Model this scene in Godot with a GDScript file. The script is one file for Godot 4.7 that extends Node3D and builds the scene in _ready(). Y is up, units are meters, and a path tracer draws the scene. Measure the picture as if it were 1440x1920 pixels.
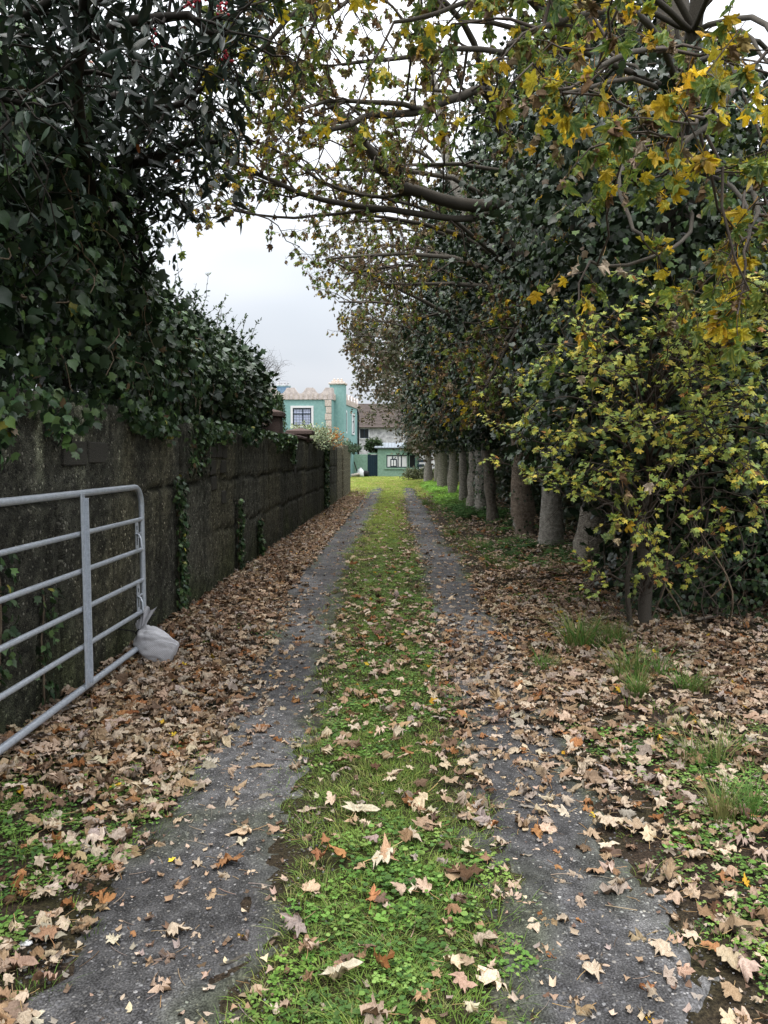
extends Node3D
# A narrow leaf-strewn lane between an ivy-topped concrete wall and a row of ivy-clad sycamores.

const F := 1442.0                     # focal length in photograph pixels
const EYE := Vector3(0.0, 1.45, 0.0)
var view: Basis
var nz := FastNoiseLite.new()
var M := {}
var shapes := {}
var all_leaves := []                  # candidates for single fallen leaves


# ---------------------------------------------------------------- mesh builder
class MB:
	var v := PackedVector3Array()
	var n := PackedVector3Array()
	var t := PackedVector2Array()
	var c := PackedColorArray()
	var i := PackedInt32Array()
	var col := Color.WHITE

	func vert(p: Vector3, nn: Vector3, uv := Vector2.ZERO) -> int:
		v.append(p); n.append(nn); t.append(uv); c.append(col)
		return v.size() - 1

	func tri(a: int, b: int, d: int) -> void:      # a, b, d counter-clockwise seen from outside
		i.append(a); i.append(d); i.append(b)

	func poly(pts: Array, centre: Vector3, uvs := []) -> void:   # flat convex polygon facing away from centre
		var nn: Vector3 = (pts[1] - pts[0]).cross(pts[2] - pts[0])
		if nn.length() < 1e-12 and pts.size() > 3:
			nn = (pts[2] - pts[0]).cross(pts[3] - pts[0])
		nn = nn.normalized()
		var mid := Vector3.ZERO
		for p in pts: mid += p
		mid /= pts.size()
		var q := pts
		var w := uvs
		if nn.dot(mid - centre) < 0.0:
			nn = -nn
			q = pts.duplicate(); q.reverse()
			w = uvs.duplicate(); w.reverse()
		var first := v.size()
		for k in q.size():
			vert(q[k], nn, w[k] if w.size() else Vector2.ZERO)
		for k in range(1, q.size() - 1):
			tri(first, first + k, first + k + 1)

	func box(size: Vector3, xf: Transform3D, b := 0.0) -> void:
		var h := size * 0.5
		var o := xf.origin
		if b <= 0.0:
			for ax in 3:
				for s in [-1.0, 1.0]:
					var p := []
					for uvw in [[-1, -1], [1, -1], [1, 1], [-1, 1]]:
						var q := Vector3()
						q[ax] = s * h[ax]; q[(ax + 1) % 3] = uvw[0] * h[(ax + 1) % 3]; q[(ax + 2) % 3] = uvw[1] * h[(ax + 2) % 3]
						p.append(xf * q)
					poly(p, o)
			return
		var g := func(s: Vector3, ax: int) -> Vector3:
			var q := Vector3(s.x * (h.x - b), s.y * (h.y - b), s.z * (h.z - b))
			q[ax] = s[ax] * h[ax]
			return xf * q
		for ax in 3:
			var a1 := (ax + 1) % 3
			var a2 := (ax + 2) % 3
			for s in [-1.0, 1.0]:
				var p := []
				for w in [[-1, -1], [1, -1], [1, 1], [-1, 1]]:
					var q := Vector3(); q[ax] = s; q[a1] = w[0]; q[a2] = w[1]
					p.append(g.call(q, ax))
				poly(p, o)
				for s2 in [-1.0, 1.0]:
					var q1 := Vector3(); q1[ax] = s; q1[a1] = s2; q1[a2] = -1
					var q2 := q1; q2[a2] = 1
					poly([g.call(q1, ax), g.call(q2, ax), g.call(q2, a1), g.call(q1, a1)], o)
		for sx in [-1.0, 1.0]:
			for sy in [-1.0, 1.0]:
				for sz in [-1.0, 1.0]:
					var s := Vector3(sx, sy, sz)
					poly([g.call(s, 0), g.call(s, 1), g.call(s, 2)], o)

	func tube(pts: PackedVector3Array, radii: PackedFloat32Array, sides: int, cap := false, rough := 0.0) -> void:
		var count := pts.size()
		var side := Vector3.ZERO
		var first := v.size()
		var run := 0.0
		for k in count:
			var d := (pts[mini(k + 1, count - 1)] - pts[maxi(k - 1, 0)]).normalized()
			if side == Vector3.ZERO:
				side = d.cross(Vector3.UP if absf(d.y) < 0.9 else Vector3.RIGHT).normalized()
			side = (side - d * side.dot(d)).normalized()
			var up := d.cross(side)
			if k > 0: run += pts[k].distance_to(pts[k - 1])
			for s in sides + 1:
				var a := TAU * s / sides
				var nn := side * cos(a) + up * sin(a)
				var rr: float = radii[k]
				if rough > 0.0:
					rr *= 1.0 + rough * sin(a * 3.0 + k * 0.35) * 0.6 + rough * sin(a * 5.0 - k * 0.8 + 2.0) * 0.4
				vert(pts[k] + nn * rr, nn, Vector2(float(s) / sides, run))
		for k in count - 1:
			for s in sides:
				var a := first + k * (sides + 1) + s
				var b := a + sides + 1
				tri(a, a + 1, b + 1); tri(a, b + 1, b)
		if cap:
			for e in [0, count - 1]:
				var d: Vector3 = (pts[0] - pts[1] if e == 0 else pts[count - 1] - pts[count - 2]).normalized()
				var m := vert(pts[e], d)
				var ring := v.size()
				for s in sides + 1:
					vert(v[first + e * (sides + 1) + s], d)
				for s in sides:
					if e == 0: tri(m, ring + s + 1, ring + s)
					else: tri(m, ring + s, ring + s + 1)

	func grid(w: int, h: int) -> void:             # joins the last w*h vertices, rows of w
		var first := v.size() - w * h
		for y in h - 1:
			for x in w - 1:
				var a := first + y * w + x
				tri(a, a + 1, a + w + 1); tri(a, a + w + 1, a + w)

	func smooth(from := 0) -> void:
		for k in range(from, n.size()): n[k] = Vector3.ZERO
		for k in range(0, i.size(), 3):
			if i[k] < from: continue
			var nn := (v[i[k + 2]] - v[i[k]]).cross(v[i[k + 1]] - v[i[k]])
			n[i[k]] += nn; n[i[k + 1]] += nn; n[i[k + 2]] += nn
		for k in range(from, n.size()): n[k] = n[k].normalized() if n[k].length() > 1e-12 else Vector3.UP

	func flip() -> void:
		for k in n.size(): n[k] = -n[k]
		for k in range(0, i.size(), 3):
			var q := i[k + 1]; i[k + 1] = i[k + 2]; i[k + 2] = q

	func orient(d: Vector3) -> void:
		smooth()
		var s := 0.0
		for k in n.size(): s += n[k].dot(d)
		if s < 0.0: flip()

	func orient_out(centre: Vector3) -> void:
		smooth()
		var s := 0.0
		for k in n.size(): s += n[k].dot(v[k] - centre)
		if s < 0.0: flip()

	func fade(k: float) -> void:
		for j in c.size(): c[j] = Color(c[j].r * k, c[j].g * k, c[j].b * k)

	func mesh(mat: Material) -> ArrayMesh:
		var a := []
		a.resize(Mesh.ARRAY_MAX)
		a[Mesh.ARRAY_VERTEX] = v; a[Mesh.ARRAY_NORMAL] = n; a[Mesh.ARRAY_TEX_UV] = t; a[Mesh.ARRAY_COLOR] = c; a[Mesh.ARRAY_INDEX] = i
		var m := ArrayMesh.new()
		if v.size():
			m.add_surface_from_arrays(Mesh.PRIMITIVE_TRIANGLES, a)
			m.surface_set_material(0, mat)
		return m


# ---------------------------------------------------------------- leaves gathered by kind
class Bag:
	var kinds := []          # [mesh, material]
	var xf := []
	var col := []
	func _init(k: Array) -> void:
		kinds = k
		for x in k:
			xf.append([])
			col.append(PackedColorArray())
	func add(k: int, t: Transform3D, c: Color) -> void:
		xf[k].append(t)
		col[k].append(c)


# ---------------------------------------------------------------- naming helpers
func thing(called: String, label: String, category: String, at := Vector3.ZERO, group := "") -> Node3D:
	var o := Node3D.new()
	o.name = called
	add_child(o, true)
	o.position = at
	tag(o, label, category, group)
	return o

func tag(o: Node, label: String, category: String, group := "", kind := "") -> void:
	if label: o.set_meta("label", label)
	if category: o.set_meta("category", category)
	if group: o.set_meta("group", group)
	if kind: o.set_meta("kind", kind)

func obj(called: String, mb, mat: Material, parent: Node = self) -> MeshInstance3D:
	var o := MeshInstance3D.new()
	o.name = called
	o.mesh = mb.mesh(mat) if mb is MB else mb
	if not (mb is MB): o.material_override = mat
	parent.add_child(o, true)
	return o

func struct(called: String, mb, mat: Material) -> MeshInstance3D:
	var o := obj(called, mb, mat)
	o.set_meta("kind", "structure")
	return o

func commit(bag: Bag, called: String, parent: Node, pieces := 0, piece_name := "leaf", near := 99.0) -> void:
	# the largest in view become parts of their own; the rest one mass per kind
	var taken := {}
	if pieces > 0:
		var near_list := []
		for k in bag.kinds.size():
			for j in bag.xf[k].size():
				var p: Vector3 = parent.transform * bag.xf[k][j].origin
				var px := pixel(p)
				if px.z > 0.3 and px.z < near and px.x > -10 and px.x < 1450 and px.y > -10 and px.y < 1930:
					near_list.append([px.z / bag.xf[k][j].basis.y.length(), k, j])
		near_list.sort_custom(func(a, b): return a[0] < b[0])
		for e in near_list.slice(0, pieces):
			taken[Vector2i(e[1], e[2])] = true
			var o := MeshInstance3D.new()
			o.name = piece_name
			o.mesh = bag.kinds[e[1]][0]
			o.material_override = tinted(bag.kinds[e[1]][1], bag.col[e[1]][e[2]])
			o.transform = bag.xf[e[1]][e[2]]
			parent.add_child(o, true)
	for k in bag.kinds.size():
		var rest := []
		for j in bag.xf[k].size():
			if not taken.has(Vector2i(k, j)): rest.append(j)
		if rest.is_empty(): continue
		var mm := MultiMesh.new()
		mm.transform_format = MultiMesh.TRANSFORM_3D
		mm.use_colors = true
		mm.mesh = bag.kinds[k][0]
		mm.instance_count = rest.size()
		for j in rest.size():
			mm.set_instance_transform(j, bag.xf[k][rest[j]])
			mm.set_instance_color(j, bag.col[k][rest[j]])
		var o := MultiMeshInstance3D.new()
		o.name = called
		o.multimesh = mm
		o.material_override = bag.kinds[k][1]
		o.set_meta("kind", "stuff")
		parent.add_child(o, true)

var tints := {}
func tinted(mat: StandardMaterial3D, c: Color) -> StandardMaterial3D:
	var q := func(x: float) -> float: return pow(1.1, roundf(log(maxf(x, 0.004)) / log(1.1)))
	var cc := Color(q.call(c.r), q.call(c.g), q.call(c.b))
	var key := [mat, cc]
	if not tints.has(key):
		var m: StandardMaterial3D = mat.duplicate()
		m.albedo_color = Color(minf(cc.r, 1.0), minf(cc.g, 1.0), minf(cc.b, 1.0)).linear_to_srgb()
		tints[key] = m
	return tints[key]


# ---------------------------------------------------------------- geometry helpers
func P(px: float, py: float, d: float) -> Vector3:      # a point of the place from where it is seen and how far down the lane it stands
	var r: Vector3 = view * Vector3((px - 720.0) / F, -(py - 960.0) / F, -1.0)
	return EYE + r * (d / -r.z)

func pixel(p: Vector3) -> Vector3:
	var q: Vector3 = view.inverse() * (p - EYE)
	return Vector3(720.0 + q.x / -q.z * F, 960.0 - q.y / -q.z * F, -q.z)

func leaf_xf(p: Vector3, dir: Vector3, nrm: Vector3, s: float) -> Transform3D:
	var z := dir.normalized()
	var x := nrm.cross(z)
	if x.length() < 0.01: x = Vector3.RIGHT.cross(z)
	x = x.normalized()
	return Transform3D(Basis(x * s, z.cross(x) * s, z * s), p)

func rv(r: RandomNumberGenerator) -> Vector3:
	var v := Vector3(r.randf_range(-1, 1), r.randf_range(-1, 1), r.randf_range(-1, 1))
	return v.normalized() if v.length() > 0.05 else Vector3.UP

func rng_of(s: int) -> RandomNumberGenerator:
	var r := RandomNumberGenerator.new()
	r.seed = s
	return r

func vary(c: Color, r: RandomNumberGenerator, a := 0.25) -> Color:
	var k := exp(r.randf_range(-a, a))
	return Color(c.r * k * exp(r.randf_range(-a, a) * 0.3), c.g * k, c.b * k * exp(r.randf_range(-a, a) * 0.4))

func arc(a: Vector3, b: Vector3, rise: float, n: int, r: RandomNumberGenerator, wob := 0.04) -> PackedVector3Array:
	var out := PackedVector3Array()
	var len := a.distance_to(b)
	var m := (a + b) * 0.5 + Vector3.UP * rise * len
	var w1 := rv(r) * wob * len
	var w2 := rv(r) * wob * len
	for k in n + 1:
		var t := float(k) / n
		var p := a.lerp(m, t).lerp(m.lerp(b, t), t)
		out.append(p + w1 * sin(t * PI * 2.0) + w2 * sin(t * PI * 3.0) * 0.6)
	return out

func taper(n: int, r0: float, r1: float) -> PackedFloat32Array:
	var out := PackedFloat32Array()
	for k in n: out.append(lerpf(r0, r1, float(k) / (n - 1)))
	return out

func ground_at(x: float, z: float) -> float:
	var h := nz.get_noise_2d(x * 45.0, z * 45.0) * 0.014
	h += 0.045 * exp(-pow((x - lane_shift(z) * .5 + 0.03) / (0.24 - lane_shift(z) * .4), 2.0))
	h += 0.05 * smoothstep(0.85, 1.5, absf(x)) + 0.08 * smoothstep(1.4, 2.6, x) * smoothstep(-4.0, -8.0, z)
	return h * (1.0 - smoothstep(45.0, 60.0, -z))

func lane_shift(z: float) -> float:          # the left track swings away a little down the lane
	return -.24 * smoothstep(3.0, 10.0, -z) + .08 * smoothstep(12.0, 22.0, -z)

func wall_x(z: float) -> float:
	return -1.95 + 0.13 * (-z / 30.0)


# ---------------------------------------------------------------- textures
func seamless(size: int, freq: float, s: int, oct := 4) -> PackedByteArray:
	var f := FastNoiseLite.new()
	f.seed = s; f.frequency = freq; f.noise_type = FastNoiseLite.TYPE_SIMPLEX_SMOOTH
	f.fractal_octaves = oct
	var im := f.get_seamless_image(size, size)
	im.convert(Image.FORMAT_L8)
	return im.get_data()

func tex(im: Image) -> ImageTexture:
	return ImageTexture.create_from_image(im)

func gray_image(data: PackedByteArray, size: int) -> Image:
	return Image.create_from_data(size, size, false, Image.FORMAT_L8, data)

func blend_image(size: int, a: Color, b: Color, n1: PackedByteArray, n2: PackedByteArray, share := 0.5) -> Image:
	var out := PackedByteArray()
	out.resize(size * size * 3)
	for k in size * size:
		var t := clampf((n1[k] / 255.0 - 0.5) * 1.6 * (1.0 - share) + (n2[k] / 255.0 - 0.5) * 1.6 * share + 0.5, 0.0, 1.0)
		out[k * 3] = int(255.0 * lerpf(a.r, b.r, t))
		out[k * 3 + 1] = int(255.0 * lerpf(a.g, b.g, t))
		out[k * 3 + 2] = int(255.0 * lerpf(a.b, b.b, t))
	return Image.create_from_data(size, size, false, Image.FORMAT_RGB8, out)

func stony(size: int, base: Color, spread: float, stones: int, rmin: float, rmax: float, tones: Array, s: int) -> Array:
	var r := rng_of(s)
	var n1 := seamless(size, 0.012, s, 3)
	var n2 := seamless(size, 0.16, s + 1, 3)
	var im := PackedByteArray()
	var hi := PackedByteArray()
	im.resize(size * size * 3)
	hi.resize(size * size)
	for k in size * size:
		var t := 1.0 + spread * ((n1[k] - 128) / 128.0 * 0.6 + (n2[k] - 128) / 128.0)
		im[k * 3] = int(clampf(base.r * t, 0, 1) * 255); im[k * 3 + 1] = int(clampf(base.g * t, 0, 1) * 255); im[k * 3 + 2] = int(clampf(base.b * t, 0, 1) * 255)
		hi[k] = int(clampf(70.0 + n2[k] * 0.25, 0, 255))
	for q in stones:
		var cx := r.randf() * size
		var cy := r.randf() * size
		var ra := rmin + (rmax - rmin) * pow(r.randf(), 3.0)
		var el := r.randf_range(0.55, 1.0)
		var an := r.randf() * PI
		var tone: Color = tones[r.randi() % tones.size()]
		var br := r.randf_range(0.7, 1.25)
		var rr := int(ceil(ra)) + 1
		var top := r.randf_range(0.6, 1.0)
		for dy in range(-rr, rr + 1):
			for dx in range(-rr, rr + 1):
				var u := (dx * cos(an) + dy * sin(an)) / ra
				var w := (-dx * sin(an) + dy * cos(an)) / (ra * el)
				var dd := u * u + w * w
				if dd > 1.0: continue
				var k := (posmod(int(cy) + dy, size)) * size + posmod(int(cx) + dx, size)
				var sh := br * (0.92 + 0.16 * (n2[k] / 255.0))
				im[k * 3] = int(clampf(tone.r * sh, 0, 1) * 255); im[k * 3 + 1] = int(clampf(tone.g * sh, 0, 1) * 255); im[k * 3 + 2] = int(clampf(tone.b * sh, 0, 1) * 255)
				hi[k] = int(clampf(110.0 + 140.0 * top * sqrt(1.0 - dd), 0, 255))
	return [Image.create_from_data(size, size, false, Image.FORMAT_RGB8, im), gray_image(hi, size)]

func leaf_image(body: Color, edge: Color, vein: Color, blotch: Color, s: int, blot := 0.35, rim := 0.5) -> Image:
	# blade coloured from its midribs out to its margin; u across, v from stalk to tip
	var size := 128
	var n1 := seamless(size, 0.03, s, 3)
	var n2 := seamless(size, 0.12, s + 3, 2)
	var im := Image.create(size, size, false, Image.FORMAT_RGB8)
	for y in size:
		for x in size:
			var u := (x + 0.5) / size * 2.0 - 1.0
			var w := (y + 0.5) / size
			var near := 9.0
			var along := Vector2(u * 0.62, w - 0.1)
			for a in [0.0, 0.82, -0.82, 1.75, -1.75]:
				var d := Vector2(sin(a), cos(a))
				var tt := along.dot(d)
				if tt > 0.0: near = minf(near, absf(along.cross(d)) / (0.25 + 0.9 * tt))
			var k := y * size + x
			var f := clampf(near * 3.0 + (n1[k] / 255.0 - 0.5) * 1.1 - (1.0 - rim), 0.0, 1.0)
			var c := body.lerp(edge, f)
			c = c.lerp(blotch, clampf((n1[(k * 7 + 311) % (size * size)] / 255.0 - 1.0 + blot) * 3.0, 0.0, 0.8))
			c = c * (0.86 + 0.28 * n2[k] / 255.0)
			if near < 0.022: c = c.lerp(vein, 0.75)
			im.set_pixel(x, y, c)
	return im

func mat(c: Color, rough := 0.9, spec := 0.35) -> StandardMaterial3D:
	var m := StandardMaterial3D.new()
	m.albedo_color = c.linear_to_srgb()
	m.roughness = rough
	m.metallic_specular = spec
	return m

func tri_mat(im: Image, height: Image, scale: float, depth: float, rough := 0.9, vc := false) -> StandardMaterial3D:
	var m := StandardMaterial3D.new()
	m.albedo_texture = tex(im)
	m.uv1_triplanar = true
	m.uv1_world_triplanar = true
	m.uv1_scale = Vector3.ONE * scale
	m.roughness = rough
	m.metallic_specular = 0.3
	if height:
		m.heightmap_enabled = true
		m.heightmap_texture = tex(height)
		m.heightmap_scale = depth
	m.vertex_color_use_as_albedo = vc
	return m

func leaf_mat(im: Image, rough: float, spec: float, back: float) -> StandardMaterial3D:
	var m := StandardMaterial3D.new()
	if im: m.albedo_texture = tex(im)
	m.roughness = rough
	m.metallic_specular = spec
	m.vertex_color_use_as_albedo = true
	m.cull_mode = BaseMaterial3D.CULL_DISABLED
	if back > 0.0:
		m.backlight_enabled = true
		m.backlight = Color(back, back, back).linear_to_srgb()
	return m

func L(r: float, g: float, b: float) -> Color:           # a linear base colour
	return Color(r, g, b).linear_to_srgb()

func make_materials() -> void:
	var s1 := seamless(256, 0.035, 5, 5)
	var s2 := seamless(256, 0.12, 9, 4)
	var s3 := seamless(256, 0.25, 12, 3)
	var g := stony(640, L(.058, .0575, .058), .6, 5200, 1.0, 5.0, [L(.15, .15, .15), L(.11, .11, .115), L(.09, .09, .095), L(.22, .215, .21), L(.16, .15, .135), L(.085, .085, .09)], 21)
	M.track = tri_mat(g[0], g[1], 1.15, 0.5, 0.82, true)
	var w := stony(640, L(.056, .055, .044), .85, 2600, 1.6, 9.0, [L(.125, .12, .098), L(.22, .21, .18), L(.035, .033, .028), L(.08, .075, .062), L(.03, .029, .026)], 33)
	M.wall = tri_mat(w[0], w[1], 1.05, 1.6, 0.95, true)
	M.soil = tri_mat(blend_image(256, L(.014, .0125, .0105), L(.115, .10, .08), s2, s3, .65), gray_image(s3, 256), 1.3, 1.2, 0.95, true)
	M.soil.albedo_color = Color(2.5, 2.5, 2.5).linear_to_srgb()
	M.track.albedo_color = Color(2.5, 2.5, 2.5).linear_to_srgb()
	M.wall.albedo_color = Color(4.3, 4.4, 4.3).linear_to_srgb()
	M.bark = tri_mat(blend_image(256, L(.12, .108, .092), L(.60, .565, .50), s1, s2, .5), gray_image(s2, 256), 1.7, 2.0, 0.92, true)
	M.twig = mat(Color(.065, .052, .042), .9)
	M.limb = tri_mat(blend_image(256, L(.036, .032, .026), L(.125, .112, .092), s2, s3), gray_image(s3, 256), 3.0, 0.4, 0.92)
	M.dark_limb = mat(Color(.028, .024, .02), .92)
	M.vine = mat(Color(.15, .115, .08), .9)
	M.render_teal = tri_mat(blend_image(256, L(.185, .335, .32), L(.25, .42, .40), s1, s3, .3), gray_image(s3, 256), 0.5, 0.3, .9)
	M.render_green = tri_mat(blend_image(256, L(.19, .31, .235), L(.27, .41, .32), s1, s3, .3), gray_image(s3, 256), 0.5, 0.3, .9)
	M.render_white = tri_mat(blend_image(256, L(.22, .22, .23), L(.58, .58, .58), s2, s1, .6), gray_image(s3, 256), 0.22, 0.3, .9)
	M.render_blue = tri_mat(blend_image(256, L(.13, .19, .28), L(.19, .26, .36), s1, s3, .3), null, 0.5, 0, .9)
	M.cream = tri_mat(blend_image(256, L(.40, .33, .28), L(.66, .61, .55), s2, s1, .6), gray_image(s3, 256), 0.9, 0.3, .9)
	M.parapet = tri_mat(blend_image(256, L(.40, .35, .33), L(.70, .63, .60), s2, s1, .6), gray_image(s3, 256), 0.35, 0.3, .9)
	M.slab_roof = tri_mat(blend_image(256, L(.15, .175, .20), L(.25, .28, .31), s1, s3, .4), null, 0.5, 0, .8)
	M.frame_dark = mat(Color(.016, .028, .04), .5)
	M.door_teal = mat(Color(.012, .03, .045), .55)
	M.white_paint = mat(Color(.68, .69, .70), .6)
	M.net = mat(Color(.42, .47, .62), .9)
	M.lead = mat(Color(.16, .17, .22), .5)
	M.black = mat(Color(.012, .013, .014), .6)
	M.glass = StandardMaterial3D.new()
	M.glass.transparency = BaseMaterial3D.TRANSPARENCY_ALPHA
	M.glass.albedo_color = Color(.9, .95, 1.0, .12)
	M.glass.roughness = 0.05
	M.tile = tri_mat(blend_image(256, L(.06, .05, .047), L(.13, .103, .09), s2, s3), null, 0.7, 0, .9)
	M.cap = tri_mat(blend_image(256, L(.07, .05, .045), L(.17, .13, .115), s2, s3), gray_image(s3, 256), 1.4, .8, .95)
	M.block = tri_mat(blend_image(256, L(.036, .035, .031), L(.085, .08, .068), s2, s3), gray_image(s3, 256), 1.9, .8, .95)
	M.steel = tri_mat(blend_image(256, L(.36, .40, .45), L(.56, .60, .66), s2, s1, .5), null, 3.0, 0, .42)
	M.steel.metallic = 0.4
	M.steel.metallic_specular = 0.5
	var weave := PackedByteArray(); weave.resize(128 * 128)
	for k in 128 * 128:
		weave[k] = int(128 + 60 * sin((k % 128) / 128.0 * TAU * 32) * sin(int(k / 128.0) / 128.0 * TAU * 32) + 40 * (s3[k] / 255.0 - .5))
	M.sack = tri_mat(blend_image(128, L(.36, .36, .38), L(.58, .58, .60), weave, weave), gray_image(weave, 128), 2.2, .6, .8)
	M.stone = tri_mat(blend_image(256, L(.09, .09, .095), L(.20, .20, .20), s1, s3), gray_image(s3, 256), 2.2, .6, .9)
	M.pebble = mat(Color.WHITE, .85); M.pebble.vertex_color_use_as_albedo = true
	# leaves
	M.dead = leaf_mat(leaf_image(L(.95, .95, .95), L(.80, .76, .72), L(1, 1, .98), L(.42, .33, .27), 41, .3), .85, .25, .10)
	M.syc_green = leaf_mat(leaf_image(L(.24, .42, .20), L(1, .92, .18), L(.7, .8, .4), L(.55, .32, .12), 51, .25, .62), .5, .4, .75)
	M.syc_yellow = leaf_mat(leaf_image(L(1, .93, .38), L(1, .80, .20), L(1, .95, .55), L(.52, .26, .08), 61, .34), .55, .4, .75)
	M.ivy = leaf_mat(leaf_image(L(.85, .9, .85), L(1, 1, 1), L(1, 1, .9), L(.7, .75, .7), 71, .2), .40, .45, .12)
	M.small_leaf = leaf_mat(null, .5, .42, .4)
	M.cot = leaf_mat(null, .42, .45, .15)
	M.grass = leaf_mat(null, .6, .3, .45)
	M.berry = mat(Color(.30, .018, .03), .4)


# ---------------------------------------------------------------- leaf and plant shapes
const LOBES := [[0, 1.0], [7, .80], [13, .86], [25, .50], [36, .74], [44, .80], [54, .97], [63, .74], [76, .44], [92, .56], [104, .62], [118, .40], [140, .36], [163, .30]]

func palmate(curl: float, roll: float, fold: float, crumple: float, s: int, stalk: float, sides2 := false) -> ArrayMesh:
	# a five-lobed leaf; length one, stalk at the origin, tip along +z; curled and crumpled
	var r := rng_of(s)
	var pts := []
	var wild := .24 if sides2 else .1
	var lobe_of := func(a: float, sgn: float) -> float:     # each lobe of its own length, some torn short
		return 1.0 + wild * sin(a * 2.3 * sgn + s * 1.7) - (.35 * clampf(1.0 - absf(a * sgn - (fmod(s * .77, 4.0) - 2.0)) / .5, 0.0, 1.0) if sides2 and s % 3 == 0 else 0.0)
	for l in LOBES: pts.append(Vector2(deg_to_rad(l[0]) * r.randf_range(.95, 1.05), l[1] * r.randf_range(.9, 1.1) * lobe_of.call(deg_to_rad(l[0]), 1.0)))
	for k in range(LOBES.size() - 1, 0, -1): pts.append(Vector2(-deg_to_rad(LOBES[k][0]) * r.randf_range(.95, 1.05), LOBES[k][1] * r.randf_range(.9, 1.1) * lobe_of.call(deg_to_rad(LOBES[k][0]), -1.0)))
	var n := pts.size()
	var f := FastNoiseLite.new()
	f.seed = s; f.frequency = 0.9
	var tilt := r.randf_range(-0.6, 0.6)
	var bend := func(x: float, z: float) -> Vector3:
		var q := Vector2(x, z - .4).rotated(tilt)
		var rr := q.length()
		var y := crumple * (f.get_noise_2d(x * 3.0, z * 3.0) * .35 + f.get_noise_2d(x * 8.0 + 9.0, z * 8.0) * .12)
		y += fold * absf(x) + curl * rr * rr * 1.1
		var p := Vector3(q.x, y, q.y)
		if absf(roll) > 0.01:                      # rolled round an axis
			var R := 1.0 / roll
			var a := q.x / R
			p = Vector3((R - y) * sin(a), R - (R - y) * cos(a), q.y)
			p.x *= 1.0 - .15 * absf(roll) * .3
		var back := Vector2(p.x, p.z).rotated(-tilt)
		return Vector3(back.x, p.y, back.y + .4)
	var mb := MB.new()
	for side in (2 if sides2 else 1):
		mb.col = Color(1, 1, 1) if side == 0 else Color(.68, .59, .49)
		var first := mb.v.size()
		var off := .0 if side == 0 else .012
		var rings := [0.0, .42, .74, 1.0] if sides2 else [0.0, .5, 1.0]
		for ring in rings:
			for k in (1 if ring == 0.0 else n):
				var a: float = pts[k].x
				var q = Vector2(sin(a), cos(a)) * lerpf(pts[k].y, .62, .55 * (1.0 - ring)) * ring * .62
				var x = q.x * 1.08
				var z = q.y + .38
				var p: Vector3 = bend.call(x, z)
				p.y -= off
				mb.vert(p, Vector3.UP, Vector2(x * .8 + .5, clampf(z, 0.0, 1.0)))
		for k in n:
			var k2 := (k + 1) % n
			var fl := side == 1
			var a := first + 1 + k
			var b := first + 1 + k2
			if fl: mb.tri(first, a, b)
			else: mb.tri(first, b, a)
			for g in rings.size() - 2:
				if fl: mb.tri(a, a + n, b + n); mb.tri(a, b + n, b)
				else: mb.tri(a, b + n, a + n); mb.tri(a, b, b + n)
				a += n; b += n
		mb.smooth(first)
	mb.col = Color(.9, .75, .5)
	var st := PackedVector3Array()
	var p0: Vector3 = bend.call(0.0, .12)
	var sw := r.randf_range(-.3, .3)
	for k in 4: st.append(p0 + Vector3(sw * k * k * .05, .02 * k * k * r.randf_range(-.5, .5), -stalk * k / 3.0))
	if stalk > 0.0: mb.tube(st, taper(4, .014, .018), 3)
	return mb.mesh(null)

func simple_leaf(prof: Array, fold: float, droop: float, s := 0) -> ArrayMesh:
	# outline given as half widths along the length, folded at the midrib
	var mb := MB.new()
	var n := prof.size()
	for k in n:
		var z: float = prof[k][0]
		var w: float = prof[k][1]
		var y := -droop * z * z
		mb.vert(Vector3(-w, y + fold * w, z), Vector3.UP, Vector2(.5 - w * .8, z))
		mb.vert(Vector3(0, y, z), Vector3.UP, Vector2(.5, z))
		mb.vert(Vector3(w, y + fold * w, z), Vector3.UP, Vector2(.5 + w * .8, z))
	for k in n - 1:
		var a := k * 3
		mb.tri(a, a + 3, a + 4); mb.tri(a, a + 4, a + 1); mb.tri(a + 1, a + 4, a + 5); mb.tri(a + 1, a + 5, a + 2)
	mb.smooth()
	return mb.mesh(null)

func lobed_leaf(out: Array, fold: float, droop: float) -> ArrayMesh:
	# outline as [angle, radius] from the middle of the blade
	var mb := MB.new()
	var pts := []
	for l in out: pts.append(Vector2(sin(deg_to_rad(l[0])), cos(deg_to_rad(l[0]))) * l[1])
	for k in range(out.size() - 1, -1, -1):
		if out[k][0] > 0 and out[k][0] < 180: pts.append(Vector2(-sin(deg_to_rad(out[k][0])), cos(deg_to_rad(out[k][0]))) * out[k][1])
	mb.vert(Vector3(0, 0, .42), Vector3.UP, Vector2(.5, .42))
	for q in pts:
		var z: float = q.y + .42
		mb.vert(Vector3(q.x, fold * absf(q.x) - droop * z * z, z), Vector3.UP, Vector2(.5 + q.x * .8, clampf(z, 0, 1)))
	for k in pts.size(): mb.tri(0, 1 + (k + 1) % pts.size(), 1 + k)
	mb.smooth()
	return mb.mesh(null)

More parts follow.
